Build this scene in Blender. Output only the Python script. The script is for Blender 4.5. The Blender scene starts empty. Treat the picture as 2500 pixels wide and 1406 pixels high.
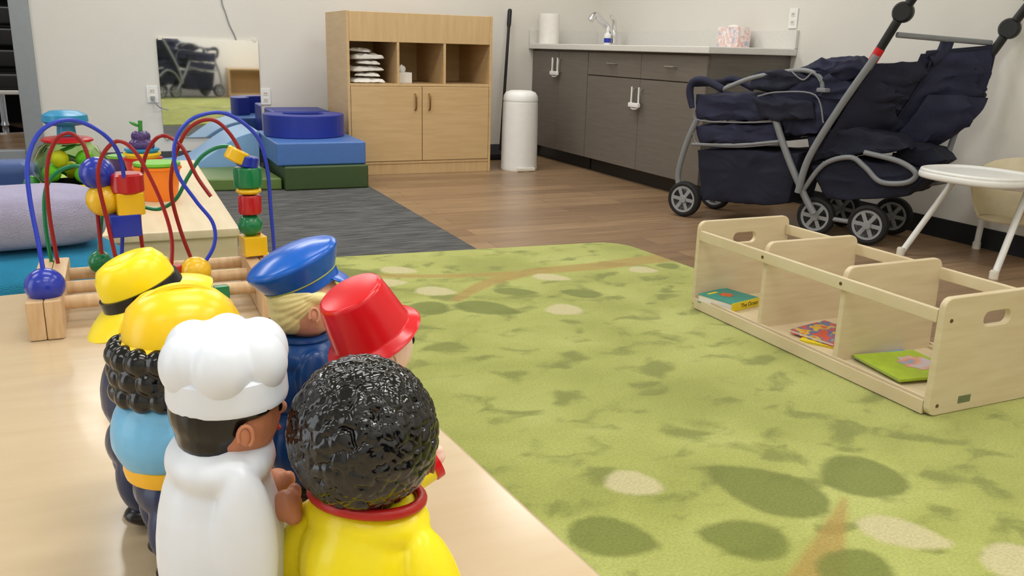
import bpy, bmesh, math, random
from mathutils import Vector, Matrix, Euler, noise
random.seed(7)
PI=math.pi; sin=math.sin; cos=math.cos; rad=math.radians
SC=bpy.context.scene; COL=SC.collection
# ---------------------------------------------------------------- camera model
FPX=2100.0; TH=rad(15.6); RO=.027; YA=rad(24.4); H=.9
def ray(px,py):
    u=px-1250; v=703-py
    u2=u*cos(RO)-v*sin(RO); v2=u*sin(RO)+v*cos(RO)
    fw=FPX*cos(TH)+v2*sin(TH); ve=v2*cos(TH)-FPX*sin(TH)
    return Vector((fw*sin(YA)+u2*cos(YA), fw*cos(YA)-u2*sin(YA), ve))
C0=Vector((0,0,H))
def PZ(px,py,z=0): d=ray(px,py); return C0+d*((z-H)/d.z)
def PX(px,py,x): d=ray(px,py); return C0+d*(x/d.x)
def PY(px,py,y): d=ray(px,py); return C0+d*(y/d.y)
F=Vector((sin(YA)*cos(TH),cos(YA)*cos(TH),-sin(TH))); R0=Vector((cos(YA),-sin(YA),0)); U0=R0.cross(F)
cr_=R0*cos(RO)+U0*sin(RO); cu_=-R0*sin(RO)+U0*cos(RO); cb_=-F
cam=bpy.data.cameras.new('camera'); co=bpy.data.objects.new('camera',cam); COL.objects.link(co)
cam.sensor_width=36; cam.lens=36*FPX/2500; cam.clip_start=.02; cam.clip_end=60
co.matrix_world=Matrix(((cr_.x,cu_.x,cb_.x,0),(cr_.y,cu_.y,cb_.y,0),(cr_.z,cu_.z,cb_.z,H),(0,0,0,1)))
SC.camera=co
SC.view_settings.view_transform='Standard'
SC.view_settings.exposure=0
# ---------------------------------------------------------------- materials
def lin(c): return tuple((x/255)/12.92 if x/255<=.04045 else ((x/255+.055)/1.055)**2.4 for x in c[:3])
def mat(name,c,rough=.5,metal=0,var=.05,scale=25,bump=0,spec=.5,trans=0,coat=0,ior=1.45,alpha=1,bscale=None,stretch=(1,1,1)):
    m=bpy.data.materials.new(name); m.use_nodes=True
    nt=m.node_tree; b=nt.nodes['Principled BSDF']; L=lin(c)
    tc=nt.nodes.new('ShaderNodeTexCoord'); mp=nt.nodes.new('ShaderNodeMapping'); mp.inputs['Scale'].default_value=stretch
    nt.links.new(tc.outputs['Object'],mp.inputs[0])
    nz=nt.nodes.new('ShaderNodeTexNoise'); nz.inputs['Scale'].default_value=scale; nz.inputs['Detail'].default_value=4
    nt.links.new(mp.outputs[0],nz.inputs['Vector'])
    rp=nt.nodes.new('ShaderNodeValToRGB'); rp.color_ramp.elements[0].position=.3; rp.color_ramp.elements[1].position=.7
    rp.color_ramp.elements[0].color=(*[x*(1-var) for x in L],1); rp.color_ramp.elements[1].color=(*[min(1,x*(1+var)) for x in L],1)
    nt.links.new(nz.outputs['Fac'],rp.inputs[0]); nt.links.new(rp.outputs[0],b.inputs['Base Color'])
    b.inputs['Roughness'].default_value=rough; b.inputs['Metallic'].default_value=metal
    b.inputs['Specular IOR Level'].default_value=spec; b.inputs['Transmission Weight'].default_value=trans
    b.inputs['Coat Weight'].default_value=coat; b.inputs['IOR'].default_value=ior; b.inputs['Alpha'].default_value=alpha
    if bump:
        n2=nt.nodes.new('ShaderNodeTexNoise'); n2.inputs['Scale'].default_value=bscale or scale*4; n2.inputs['Detail'].default_value=3
        nt.links.new(tc.outputs['Object'],n2.inputs['Vector'])
        bp=nt.nodes.new('ShaderNodeBump'); bp.inputs['Strength'].default_value=bump; bp.inputs['Distance'].default_value=.01
        nt.links.new(n2.outputs['Fac'],bp.inputs['Height']); nt.links.new(bp.outputs[0],b.inputs['Normal'])
    return m
def ramp_mat(name,stops,scale,stretch=(1,1,1),rough=.6,detail=5,bump=0,bscale=200,distort=0,spec=.4,rot=0):
    m=mat(name,stops[0][1],rough=rough,bump=bump,bscale=bscale,stretch=stretch,scale=scale,spec=spec)
    nt=m.node_tree
    for n in nt.nodes:
        if n.type=='VALTORGB':
            r=n.color_ramp
            r.elements[0].position=stops[0][0]; r.elements[0].color=(*lin(stops[0][1]),1)
            r.elements[1].position=stops[-1][0]; r.elements[1].color=(*lin(stops[-1][1]),1)
            for p,c in stops[1:-1]:
                e=r.elements.new(p); e.color=(*lin(c),1)
        if n.type=='MAPPING': n.inputs['Rotation'].default_value=(0,0,rot)
        if n.type=='TEX_NOISE' and n.inputs['Scale'].default_value==scale:
            n.inputs['Detail'].default_value=detail; n.inputs['Distortion'].default_value=distort
    return m
M={}
M['wall']=mat('wall_paint',(221,217,209),.7,var=.015,scale=3,bump=.05,bscale=120)
M['ceil']=mat('ceiling_tile',(235,233,228),.8,var=.03,scale=40)
M['birch']=ramp_mat('birch_wood',[(.3,(222,206,174)),(.7,(212,193,158))],6,(1,1,8),.4)
M['birch_h']=ramp_mat('birch_wood_flat',[(.3,(224,208,176)),(.7,(214,195,160))],6,(8,1,1),.38)
M['maple']=ramp_mat('maple_laminate',[(.3,(212,181,135)),(.7,(202,170,123))],5,(1,1,9),.4)
M['maple_h']=ramp_mat('maple_laminate_flat',[(.3,(212,181,135)),(.7,(202,170,123))],5,(9,1,1),.4)
M['table']=ramp_mat('table_laminate',[(.3,(203,182,150)),(.7,(199,177,144))],14,(1,6,1),.17,spec=.6)
M['table_edge']=mat('table_edge_band',(204,182,148),.4)
M['dowel']=ramp_mat('beech_dowel',[(.3,(218,186,146)),(.7,(200,164,122))],40,(6,1,1),.4)
M['white']=mat('white_plastic',(235,235,232),.35,var=.02)
M['offwhite']=mat('cream_plastic',(228,222,208),.4,var=.02)
M['paper']=mat('white_paper',(236,232,226),.85,var=.03)
M['cabinet']=ramp_mat('grey_brown_laminate',[(.25,(116,109,101)),(.75,(105,98,90))],5,(1,1,14),.45)
M['black']=mat('black_plastic',(20,20,21),.4)
M['rubber']=mat('black_rubber',(26,26,27),.75)
M['counter']=mat('white_countertop',(216,214,208),.3,var=.03,scale=60)
M['chrome']=mat('chrome',(225,225,228),.12,1,var=.02)
M['steel']=mat('satin_nickel',(180,178,172),.3,1,var=.02)
M['bronze']=mat('bronze_pull',(150,110,70),.35,.8)
M['mirror']=mat('mirror_acrylic',(240,242,242),.03,1,var=.01)
M['grey']=mat('grey_frame_paint',(126,128,132),.4,var=.03)
M['rimgrey']=mat('grey_wheel_rim',(144,146,149),.4,var=.03)
M['alu']=mat('grey_aluminium_frame',(150,155,160),.4,.3,var=.03)
M['navy']=mat('navy_fabric',(33,35,60),.8,var=.25,scale=9,bump=.3,bscale=260)
M['navy2']=mat('dark_navy_fabric',(25,27,45),.85,var=.25,scale=9,bump=.3,bscale=260)
M['piping']=mat('grey_piping',(124,124,132),.7)
M['redp']=mat('red_plastic',(196,24,30),.3,var=.03)
M['cyan']=mat('light_blue_vinyl',(132,172,214),.4,var=.03)
M['blue']=mat('blue_vinyl',(76,116,182),.4,var=.03)
M['dblue']=mat('dark_blue_vinyl',(36,54,148),.4,var=.03)
M['dgreen']=mat('dark_green_vinyl',(62,82,46),.45,var=.04)
M['olive']=mat('olive_green_vinyl',(98,122,62),.45,var=.04)
M['lav']=mat('lavender_plush',(168,163,192),.95,var=.06,bump=.4,bscale=400)
M['teal_p']=mat('turquoise_plush',(38,132,172),.95,var=.08,bump=.4,bscale=400)
M['seatblue']=mat('slate_blue_vinyl',(58,84,140),.5,var=.04)
for k,c in dict(T_blue=(28,50,168),T_red=(184,28,34),T_yel=(238,190,30),T_grn=(16,120,70)).items():
    M[k]=mat('painted_bead_'+k[2:],c,.25,var=.04,coat=.3)
for k,c in dict(w_blue=(40,62,190),w_red=(150,26,30),w_grn=(20,128,84)).items():
    M[k]=mat('coated_wire_'+k[2:],c,.3,var=.03)
def pl(n,c,r=.3,**k): return mat(n,c,r,var=.03,**k)
M['p_white']=pl('figure_white',(222,228,238),.32); M['p_yel']=pl('figure_yellow',(248,222,22),.28); M['p_hard']=pl('figure_amber_yellow',(248,206,24),.28)
M['p_shirt']=pl('figure_lemon_shirt',(244,226,22),.3)
M['p_red']=pl('figure_red',(210,18,30),.25); M['p_blue']=pl('figure_royal_blue',(12,92,192),.22); M['p_navy']=pl('figure_navy',(32,46,84),.3)
M['p_dnavy']=pl('figure_uniform_blue',(16,62,122),.3); M['p_sky']=pl('figure_sky_blue',(118,186,228),.3); M['p_black']=pl('figure_black',(13,12,13),.2)
M['p_hair']=pl('figure_glossy_black_curls',(9,8,9),.11,spec=.65)
M['p_org']=pl('figure_gold_belt',(244,184,40),.3); M['p_stripe']=pl('figure_gold_stripe',(150,160,80),.35); M['p_blond']=pl('figure_blond_hair',(244,238,172),.35)
M['p_skin']=pl('figure_light_skin',(226,170,140),.4); M['p_tan']=pl('figure_tan_skin',(190,126,94),.4); M['p_brown']=pl('figure_brown_skin',(120,70,46),.4)
M['p_pale']=pl('figure_pale_skin',(238,206,190),.4); M['p_grey']=pl('figure_grey_shirt',(110,130,144),.35); M['p_dred']=pl('figure_dark_red',(172,26,22),.35)
M['p_olive']=pl('figure_charcoal_trousers',(36,38,44),.35)
M['orange']=mat('translucent_orange_plastic',(244,130,30),.3,var=.03); M['lime']=pl('lime_plastic',(120,196,60)); M['purple']=pl('purple_plastic',(74,52,112)); M['tyel']=pl('toy_yellow',(240,206,40)); M['tblue']=pl('toy_sky_blue',(40,140,186)); M['tgreen']=pl('toy_green',(60,140,60))
M['clear']=mat('clear_dome_plastic',(222,244,196),.05,var=.01,trans=1,ior=1.1)
M['beige_t']=mat('cream_seat_plastic',(214,202,170),.3,var=.04)
M['unit_black']=mat('matte_black',(14,14,14),.8)  # plain matte black finish of the wall unit carcass
M['screw']=mat('brass_screw',(120,100,70),.35,.8)
M['tag']=mat('green_grey_plate',(120,128,100),.4,.3)
M['bk_teal']=mat('teal_book_cover',(48,150,142),.4,var=.08,scale=30); M['bk_yel']=mat('yellow_book_spine',(236,214,40),.4); M['bk_red']=ramp_mat('red_patterned_cover',[(.4,(214,84,62)),(.5,(60,110,170)),(.58,(232,190,60)),(.7,(206,90,70))],24,rough=.4,detail=1)
M['bk_green']=mat('lime_book_cover',(168,196,52),.4,var=.08,scale=30); M['bk_art']=ramp_mat('blue_pink_cover_art',[(.35,(120,170,210)),(.5,(226,150,120)),(.65,(200,190,200))],20,rough=.4,detail=1); M['bk_blue']=mat('blue_book_cover',(110,150,196),.4)
M['bk_orange']=mat('orange_cover_motif',(214,96,50),.4); M['ink']=mat('dark_ink',(30,30,34),.6)
M['cable']=mat('grey_cable',(150,150,150),.5)
M['pinkprint']=ramp_mat('pale_pink_printed_card',[(.42,(236,230,226)),(.5,(226,176,168)),(.56,(234,226,224)),(.66,(184,184,198))],26,rough=.7,detail=2)
def floor_wood():
    m=bpy.data.materials.new('wood_plank_floor'); m.use_nodes=True; nt=m.node_tree; b=nt.nodes['Principled BSDF']
    tc=nt.nodes.new('ShaderNodeTexCoord')
    br=nt.nodes.new('ShaderNodeTexBrick'); br.offset=.37
    br.inputs['Color1'].default_value=(*lin((156,127,96)),1); br.inputs['Color2'].default_value=(*lin((132,105,79)),1); br.inputs['Mortar'].default_value=(*lin((104,82,62)),1)
    br.inputs['Scale'].default_value=1; br.inputs['Mortar Size'].default_value=.0022; br.inputs['Brick Width'].default_value=1.22; br.inputs['Row Height'].default_value=.15
    mp=nt.nodes.new('ShaderNodeMapping'); mp.inputs['Scale'].default_value=(1.2,14,1)
    nz=nt.nodes.new('ShaderNodeTexNoise'); nz.inputs['Scale'].default_value=3; nz.inputs['Detail'].default_value=6
    rp=nt.nodes.new('ShaderNodeValToRGB'); rp.color_ramp.elements[0].color=(.76,.77,.78,1); rp.color_ramp.elements[1].color=(1.12,1.12,1.12,1)
    rp.color_ramp.elements[0].position=.3; rp.color_ramp.elements[1].position=.7
    mx=nt.nodes.new('ShaderNodeMix'); mx.data_type='RGBA'; mx.blend_type='MULTIPLY'; mx.inputs[0].default_value=1
    nt.links.new(tc.outputs['Object'],br.inputs['Vector']); nt.links.new(tc.outputs['Object'],mp.inputs[0]); nt.links.new(mp.outputs[0],nz.inputs['Vector'])
    nt.links.new(nz.outputs['Fac'],rp.inputs[0]); nt.links.new(br.outputs['Color'],mx.inputs[6]); nt.links.new(rp.outputs[0],mx.inputs[7])
    nt.links.new(mx.outputs[2],b.inputs['Base Color']); b.inputs['Roughness'].default_value=.34
    return m
M['floor']=floor_wood()
M['carpet']=ramp_mat('grey_carpet_tile',[(.32,(54,54,55)),(.5,(87,87,87)),(.66,(112,112,110))],7,(1.0,16,1),.95,detail=8,bump=.5,bscale=350,distort=.3)
def rug_material():
    m=bpy.data.materials.new('patterned_green_rug_pile'); m.use_nodes=True; nt=m.node_tree; b=nt.nodes['Principled BSDF']; N=nt.nodes.new; K=nt.links.new
    tc=N('ShaderNodeTexCoord')
    def nz(scale,detail=4,st=(1,1,1),rot=0,dist=0):
        mp=N('ShaderNodeMapping'); mp.inputs['Scale'].default_value=st; mp.inputs['Rotation'].default_value=(0,0,rot); K(tc.outputs['Object'],mp.inputs[0])
        n=N('ShaderNodeTexNoise'); n.inputs['Scale'].default_value=scale; n.inputs['Detail'].default_value=detail; n.inputs['Distortion'].default_value=dist; K(mp.outputs[0],n.inputs['Vector']); return n.outputs['Fac']
    def ramp(fac,stops):
        r=N('ShaderNodeValToRGB'); K(fac,r.inputs[0]); e=r.color_ramp.elements
        e[0].position=stops[0][0]; e[0].color=(*lin(stops[0][1]),1); e[1].position=stops[-1][0]; e[1].color=(*lin(stops[-1][1]),1)
        for p,c in stops[1:-1]: q=e.new(p); q.color=(*lin(c),1)
        return r.outputs[0]
    def mix(f,a,c,mode='MIX'):
        x=N('ShaderNodeMix'); x.data_type='RGBA'; x.blend_type=mode
        if isinstance(f,float): x.inputs[0].default_value=f
        else: K(f,x.inputs[0])
        for s,v in ((6,a),(7,c)):
            if isinstance(v,tuple): x.inputs[s].default_value=(*lin(v),1)
            else: K(v,x.inputs[s])
        return x.outputs[2]
    broad=ramp(nz(2.2,4,(1,1.3,1),.3,.3),[(.34,(160,166,76)),(.5,(178,183,92)),(.66,(191,196,109))])
    sm=N('ShaderNodeMapRange'); sm.inputs['From Min'].default_value=.49; sm.inputs['From Max'].default_value=.33; sm.interpolation_type='SMOOTHSTEP'; K(nz(7.4,9,(1,1.35,1),.5,.4),sm.inputs['Value'])
    d=N('ShaderNodeMath'); d.operation='MULTIPLY'; d.inputs[1].default_value=.74; K(sm.outputs[0],d.inputs[0])
    col=mix(d.outputs[0],broad,(122,130,50))
    at=N('ShaderNodeAttribute'); at.attribute_name='mask'; sp=N('ShaderNodeSeparateColor'); K(at.outputs['Color'],sp.inputs[0])
    jit=nz(45,3)
    for ch,cc,st in ((2,(178,144,70),.75),(0,(118,128,46),.85),(1,(212,202,154),.92)):
        a=N('ShaderNodeMath'); a.operation='MULTIPLY_ADD'; K(jit,a.inputs[0]); a.inputs[1].default_value=.6; K(sp.outputs[ch],a.inputs[2])
        r=N('ShaderNodeMapRange'); r.inputs['From Min'].default_value=.45; r.inputs['From Max'].default_value=1.15; r.inputs['To Max'].default_value=st; K(a.outputs[0],r.inputs['Value'])
        col=mix(r.outputs[0],col,cc)
    pile=ramp(nz(170,3),[(.3,(222,222,222)),(.7,(255,255,255))])
    col=mix(1.0,col,pile,'MULTIPLY')
    K(col,b.inputs['Base Color']); b.inputs['Roughness'].default_value=.95; b.inputs['Specular IOR Level'].default_value=.15; b.inputs['Sheen Weight'].default_value=.25
    bp=N('ShaderNodeBump'); bp.inputs['Strength'].default_value=.4; bp.inputs['Distance'].default_value=.006; K(nz(420,3),bp.inputs['Height']); K(bp.outputs[0],b.inputs['Normal'])
    return m
M['rug']=rug_material()
# ---------------------------------------------------------------- mesh helpers
def cr(pts,n=8,closed=False):
    P=[Vector(p) for p in pts]; out=[]; N=len(P)
    rng=range(N) if closed else range(N-1)
    for i in rng:
        p0=P[i-1] if (i>0 or closed) else P[0]; p1=P[i]; p2=P[(i+1)%N]; p3=P[(i+2)%N] if (closed or i+2<N) else P[-1]
        for k in range(n):
            t=k/n
            out.append(.5*((2*p1)+(-p0+p2)*t+(2*p0-5*p1+4*p2-p3)*t*t+(-p0+3*p1-3*p2+p3)*t**3))
    if not closed: out.append(P[-1])
    return out
def T(x,y=None,z=None): return Matrix.Translation(Vector(x) if y is None else Vector((x,y,z)))
def RX(a): return Matrix.Rotation(a,4,'X')
def RY(a): return Matrix.Rotation(a,4,'Y')
def RZ(a): return Matrix.Rotation(a,4,'Z')
class MB:
    def __init__(s): s.bm=bmesh.new()
    def _take(s,t,Mx=None,mi=0):
        if Mx is not None: t.transform(Mx)
        for f in t.faces: f.material_index=mi
        me=bpy.data.meshes.new('t'); t.to_mesh(me); t.free(); s.bm.from_mesh(me); bpy.data.meshes.remove(me); return s
    def box(s,a,b,bev=0,seg=2,M=None,mi=0):
        t=bmesh.new(); bmesh.ops.create_cube(t,size=1)
        for v in t.verts: v.co=Vector([(a[i]+b[i])/2+v.co[i]*(b[i]-a[i]) for i in range(3)])
        if bev: bmesh.ops.bevel(t,geom=list(t.edges),offset=bev,segments=seg,profile=.5,affect='EDGES')
        return s._take(t,M,mi)
    def tube(s,pts,r,seg=10,closed=False,mi=0,M=None):
        P=[Vector(p) for p in pts]; N=len(P); t=bmesh.new(); rings=[]
        tang=[]
        for i in range(N):
            a=P[(i-1)%N] if (closed or i>0) else P[i]; b=P[(i+1)%N] if (closed or i<N-1) else P[i]
            d=b-a; tang.append(d.normalized() if d.length>1e-9 else Vector((0,0,1)))
        up=Vector((0,0,1)) if abs(tang[0].z)<.9 else Vector((1,0,0))
        nrm=(up-tang[0]*up.dot(tang[0])).normalized()
        for i in range(N):
            nrm=nrm-tang[i]*nrm.dot(tang[i])
            nrm=nrm.normalized() if nrm.length>1e-9 else tang[i].orthogonal().normalized()
            bi=tang[i].cross(nrm); rr=r[i] if isinstance(r,(list,tuple)) else r
            rings.append([t.verts.new(P[i]+(nrm*cos(2*PI*k/seg)+bi*sin(2*PI*k/seg))*rr) for k in range(seg)])
        for i in range(N if closed else N-1):
            A=rings[i];B=rings[(i+1)%N]
            for k in range(seg): t.faces.new((A[k],A[(k+1)%seg],B[(k+1)%seg],B[k]))
        if not closed:
            t.faces.new(rings[0][::-1]); t.faces.new(rings[-1])
        return s._take(t,M,mi)
    def lathe(s,prof,seg=32,M=None,sx=1,sy=1,mi=0):
        t=bmesh.new(); rings=[]
        for r,z in prof:
            if r<1e-6: rings.append([t.verts.new((0,0,z))])
            else: rings.append([t.verts.new((r*sx*cos(2*PI*k/seg),r*sy*sin(2*PI*k/seg),z)) for k in range(seg)])
        for A,B in zip(rings,rings[1:]):
            for k in range(seg):
                k2=(k+1)%seg
                if len(A)==1 and len(B)==1: continue
                if len(A)==1: t.faces.new((A[0],B[k2],B[k]))
                elif len(B)==1: t.faces.new((A[k],A[k2],B[0]))
                else: t.faces.new((A[k],A[k2],B[k2],B[k]))
        for R,rev in ((rings[0],True),(rings[-1],False)):
            if len(R)>1: t.faces.new(R[::-1] if rev else R)
        return s._take(t,M,mi)
    def ell(s,c,r,rot=None,seg=24,M=None,mi=0):
        t=bmesh.new(); bmesh.ops.create_uvsphere(t,u_segments=seg,v_segments=max(8,seg*2//3),radius=1)
        if not isinstance(r,(tuple,list)): r=(r,r,r)
        X=T(c)@(Euler(rot).to_matrix().to_4x4() if rot else Matrix())@Matrix.Diagonal((*r,1))
        t.transform(X); return s._take(t,M,mi)
    def prism(s,pts,vec,bev=0,seg=2,mi=0,M=None):
        t=bmesh.new(); V=[t.verts.new(Vector(p)) for p in pts]; W=[t.verts.new(Vector(p)+Vector(vec)) for p in pts]; n=len(V)
        t.faces.new(V[::-1]); t.faces.new(W)
        for i in range(n): t.faces.new((V[i],V[(i+1)%n],W[(i+1)%n],W[i]))
        bmesh.ops.recalc_face_normals(t,faces=list(t.faces))
        if bev: bmesh.ops.bevel(t,geom=list(t.edges),offset=bev,segments=seg,profile=.5,affect='EDGES',clamp_overlap=True)
        return s._take(t,M,mi)
    def grid(s,rows,th,mi=0):
        t=bmesh.new(); V=[[t.verts.new(p) for p in r] for r in rows]
        for a,b in zip(V,V[1:]):
            for k in range(len(a)-1): t.faces.new((a[k],a[k+1],b[k+1],b[k]))
        bmesh.ops.recalc_face_normals(t,faces=list(t.faces))
        bmesh.ops.solidify(t,geom=list(t.faces),thickness=th)
        return s._take(t,None,mi)
    def build(s,name,m,parent=None,ang=40,recalc=True):
        if recalc: bmesh.ops.recalc_face_normals(s.bm,faces=list(s.bm.faces))
        me=bpy.data.meshes.new(name); s.bm.to_mesh(me); s.bm.free()
        return finish(me,name,m,parent,ang)
def finish(me,name,m,parent=None,ang=40,wn=True):
    idx=[p.material_index for p in me.polygons]
    me.materials.clear()
    ms=m if isinstance(m,list) else [m]
    for x in ms: me.materials.append(M[x] if isinstance(x,str) else x)
    for p,i in zip(me.polygons,idx): p.use_smooth=True; p.material_index=i if i<len(ms) else 0
    me.set_sharp_from_angle(angle=rad(ang))
    o=bpy.data.objects.new(name,me); COL.objects.link(o)
    if wn:
        w=o.modifiers.new('weighted_normals','WEIGHTED_NORMAL'); w.keep_sharp=True
    if parent:
        r=parent
        while r.parent: r=r.parent
        me.transform(T(-r.location)); o.parent=parent
    else:
        xs=[v.co for v in me.vertices]
        b=Vector(((min(c.x for c in xs)+max(c.x for c in xs))/2,(min(c.y for c in xs)+max(c.y for c in xs))/2,min(c.z for c in xs)))
        me.transform(T(-b)); o.location=b
    return o
def ev_mesh(ob):
    dg=bpy.context.evaluated_depsgraph_get(); dg.update()
    me=bpy.data.meshes.new_from_object(ob.evaluated_get(dg)); return me
def blob(name,parts,m,parent=None,vox=.0012,sm=4,ang=60):
    mb=MB()
    for p in parts: mb.ell(p[0],p[1],p[2] if len(p)>2 else None)
    me=bpy.data.meshes.new('tmp'); mb.bm.to_mesh(me); mb.bm.free()
    ob=bpy.data.objects.new('tmp',me); COL.objects.link(ob)
    md=ob.modifiers.new('r','REMESH'); md.mode='VOXEL'; md.voxel_size=vox
    s=ob.modifiers.new('s','SMOOTH'); s.iterations=sm; s.factor=.5
    me2=ev_mesh(ob); bpy.data.objects.remove(ob); bpy.data.meshes.remove(me)
    return finish(me2,name,m,parent,ang,False)
def plate_mesh(loops,th,bev):
    cu=bpy.data.curves.new('c','CURVE'); cu.dimensions='2D'; cu.fill_mode='BOTH'; cu.extrude=th/2-bev; cu.bevel_depth=bev; cu.bevel_resolution=2; cu.offset=-bev
    for lp in loops:
        sp=cu.splines.new('POLY'); sp.points.add(len(lp)-1); sp.use_cyclic_u=True
        for p,q in zip(sp.points,lp): p.co=(q[0],q[1],0,1)
    ob=bpy.data.objects.new('c',cu); COL.objects.link(ob); me=ev_mesh(ob); bpy.data.objects.remove(ob); bpy.data.curves.remove(cu); return me
def rrect(x0,y0,x1,y1,r,n=6):
    out=[]
    for cx,cy,a0 in ((x1-r,y1-r,0),(x0+r,y1-r,90),(x0+r,y0+r,180),(x1-r,y0+r,270)):
        for k in range(n+1):
            a=rad(a0+90*k/n); out.append((cx+r*cos(a),cy+r*sin(a)))
    return out
def tag(o,label,cat,group=None):
    o['label']=label; o['category']=cat
    if group: o['group']=group
    return o
def thing(name,label,cat,loc=(0,0,0),group=None):
    o=bpy.data.objects.new(name,None); COL.objects.link(o); o.location=loc; o.empty_display_size=.05
    return tag(o,label,cat,group)
def struct(o): o['kind']='structure'; return o
def align_z(p,d): return T(p)@Vector((0,0,1)).rotation_difference(Vector(d).normalized()).to_matrix().to_4x4()
# ---------------------------------------------------------------- room shell
WY=6.85; WXR=3.87; WXL=-3.2; WYF=-1.75; CH=2.75
mb=MB(); mb.box((1.45,WYF,-.1),(WXR,WY,0)); mb.box((WXL,WYF,-.1),(1.45,WY,0),mi=1); mb.box((-3.2,WY,-.1),(.2,11,0))
struct(mb.build('floor',['floor','carpet']))
mb=MB(); mb.box((-.5,WY,0),(WXR+.1,WY+.12,CH)); mb.box((WXL,WY,2.2),(-.5,WY+.12,CH)); mb.box((WXL,WY,0),(-1.9,WY+.12,2.2)); struct(mb.build('wall_back','wall'))
struct(MB().box((WXR,WYF,0),(WXR+.12,WY,CH)).build('wall_right','wall'))
struct(MB().box((WXL-.12,WYF,0),(WXL,WY,CH)).build('wall_left','wall'))
struct(MB().box((WXL,WYF-.12,0),(WXR,WYF,CH)).build('wall_front','wall'))
struct(MB().box((WXL,WYF,CH),(WXR,11,CH+.1)).build('ceiling','ceil'))
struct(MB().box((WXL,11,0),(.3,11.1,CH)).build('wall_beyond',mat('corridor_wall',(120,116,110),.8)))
mb=MB(); mb.box((-.42,WY-.012,0),(WXR-.75,WY,.1)); struct(mb.build('baseboard_back',mat('dark_grey_base',(70,72,76),.6)))
struct(MB().box((WXR-.012,WYF,0),(WXR,4.38,.1)).build('baseboard_right',mat('black_base',(24,24,26),.6)))
mb=MB(); mb.box((-.62,WY-.04,0),(-.5,WY+.1,2.2),.006); mb.box((-1.9,WY-.02,0),(-.62,WY+.08,.13),.006); mb.box((-1.9,WY-.02,2.1),(-.62,WY+.08,2.2),.006); mb.box((-1.9,WY-.03,.13),(-1.8,WY+.08,2.1),.006)
struct(mb.build('trim_1','alu'))
# ---------------------------------------------------------------- rug: one fine grid whose pattern is a vertex mask
ex=Vector((cos(rad(-4)),sin(rad(-4)),0)); ey=Vector((-sin(rad(4.5)),cos(rad(4.5)),0)); rc=Vector((2.14,3.5,0))
RW,RL,RR=3.3,4.5,.13; NX,NY=330,450; ZL=.012
polys=[]   # (channel, outline)
def leaf(a,b,w,mi,sharp=1.0):
    A=PZ(*a,ZL);B=PZ(*b,ZL); d=B-A; n=Vector((-d.y,d.x,0)).normalized(); L=[];Rr_=[]
    for k in range(21):
        s=k/20; hw=w/2*(sin(PI*s**.75))**(sharp*.85) if 0<k<20 else 0
        p=A+d*s
        if 0<k<20: L.append(p+n*hw);Rr_.append(p-n*hw)
        elif k==0: L.append(p)
        else: e=p
    polys.append((mi,L+[e]+Rr_[::-1]))
for a,b,w,mi,sh in [((1480,1165),(1620,1195),.105,1,.6),((2090,1275),(2330,1330),.11,1,.8),((2400,1340),(2600,1420),.14,1,.7),((1535,655),(1605,662),.11,1,.7),((1300,672),(1395,682),.1,1,.8),((1015,706),(1115,716),.12,1,.8),((905,690),(995,690),.11,1,.8),((930,655),(1020,664),.11,1,.8),((1340,748),(1420,764),.13,1,.6),
 ((2020,1250),(1730,1140),.19,0,.8),((2005,1140),(2222,1190),.2,0,.55),((1385,1290),(1612,1335),.14,0,.75),((1930,1330),(1700,1300),.14,0,.75),((1115,740),(1270,765),.15,0,.8),((1095,750),(985,755),.16,0,.7),((1205,708),(1315,716),.1,0,.8),((1470,722),(1365,710),.11,0,.8),((760,665),(920,668),.16,0,.8),((1660,650),(1600,648),.1,0,.8),((2020,1350),(2180,1440),.15,0,.7)]:
    leaf(a,b,w,mi,sh)
def strip(pts,w0,w1):
    P=cr([PZ(*p,ZL) for p in pts],6); L=[];R_=[]
    for i,p in enumerate(P):
        d=(P[min(i+1,len(P)-1)]-P[max(i-1,0)]).normalized(); n=Vector((-d.y,d.x,0)); w=w0+(w1-w0)*i/(len(P)-1)
        L.append(p+n*w/2);R_.append(p-n*w/2)
    polys.append((2,L+R_[::-1]))
strip([(1630,628),(1450,650),(1300,664),(1200,688),(1150,710),(1110,735)],.13,.04)
strip([(1290,664),(1150,672),(1000,674),(830,668)],.06,.05)
strip([(1960,1520),(2000,1400),(2035,1300),(2062,1215)],.13,.006)
vs=[];mask=[]
det=ex.x*ey.y-ex.y*ey.x
for j in range(NY+1):
    y=-RL*j/NY
    def corner(y):
        e=0
        if y>-RR: e=RR-math.sqrt(max(0,RR*RR-(RR+y)**2))
        if y<-RL+RR: e=max(e,RR-math.sqrt(max(0,RR*RR-(y+RL-RR)**2)))
        return e
    e=corner(y)
    for i in range(NX+1):
        x=-e-(RW-2*e)*i/NX
        p=rc+ex*x+ey*y; vs.append((p.x,p.y,ZL)); mask.append([0,0,0,1])
def pip(x,y,pg):
    ins=False; n=len(pg); dm=9
    for i in range(n):
        x1,y1=pg[i]; x2,y2=pg[(i+1)%n]
        if (y1>y)!=(y2>y) and x<(x2-x1)*(y-y1)/(y2-y1)+x1: ins=not ins
        dx,dy=x2-x1,y2-y1; L2=dx*dx+dy*dy+1e-12; tt=max(0,min(1,((x-x1)*dx+(y-y1)*dy)/L2))
        dm=min(dm,(x-x1-dx*tt)**2+(y-y1-dy*tt)**2)
    return math.sqrt(dm)*(1 if ins else -1)
def uv(p):
    q=p-rc; return ((q.x*ey.y-q.y*ey.x)/det,(ex.x*q.y-ex.y*q.x)/det)
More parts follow.
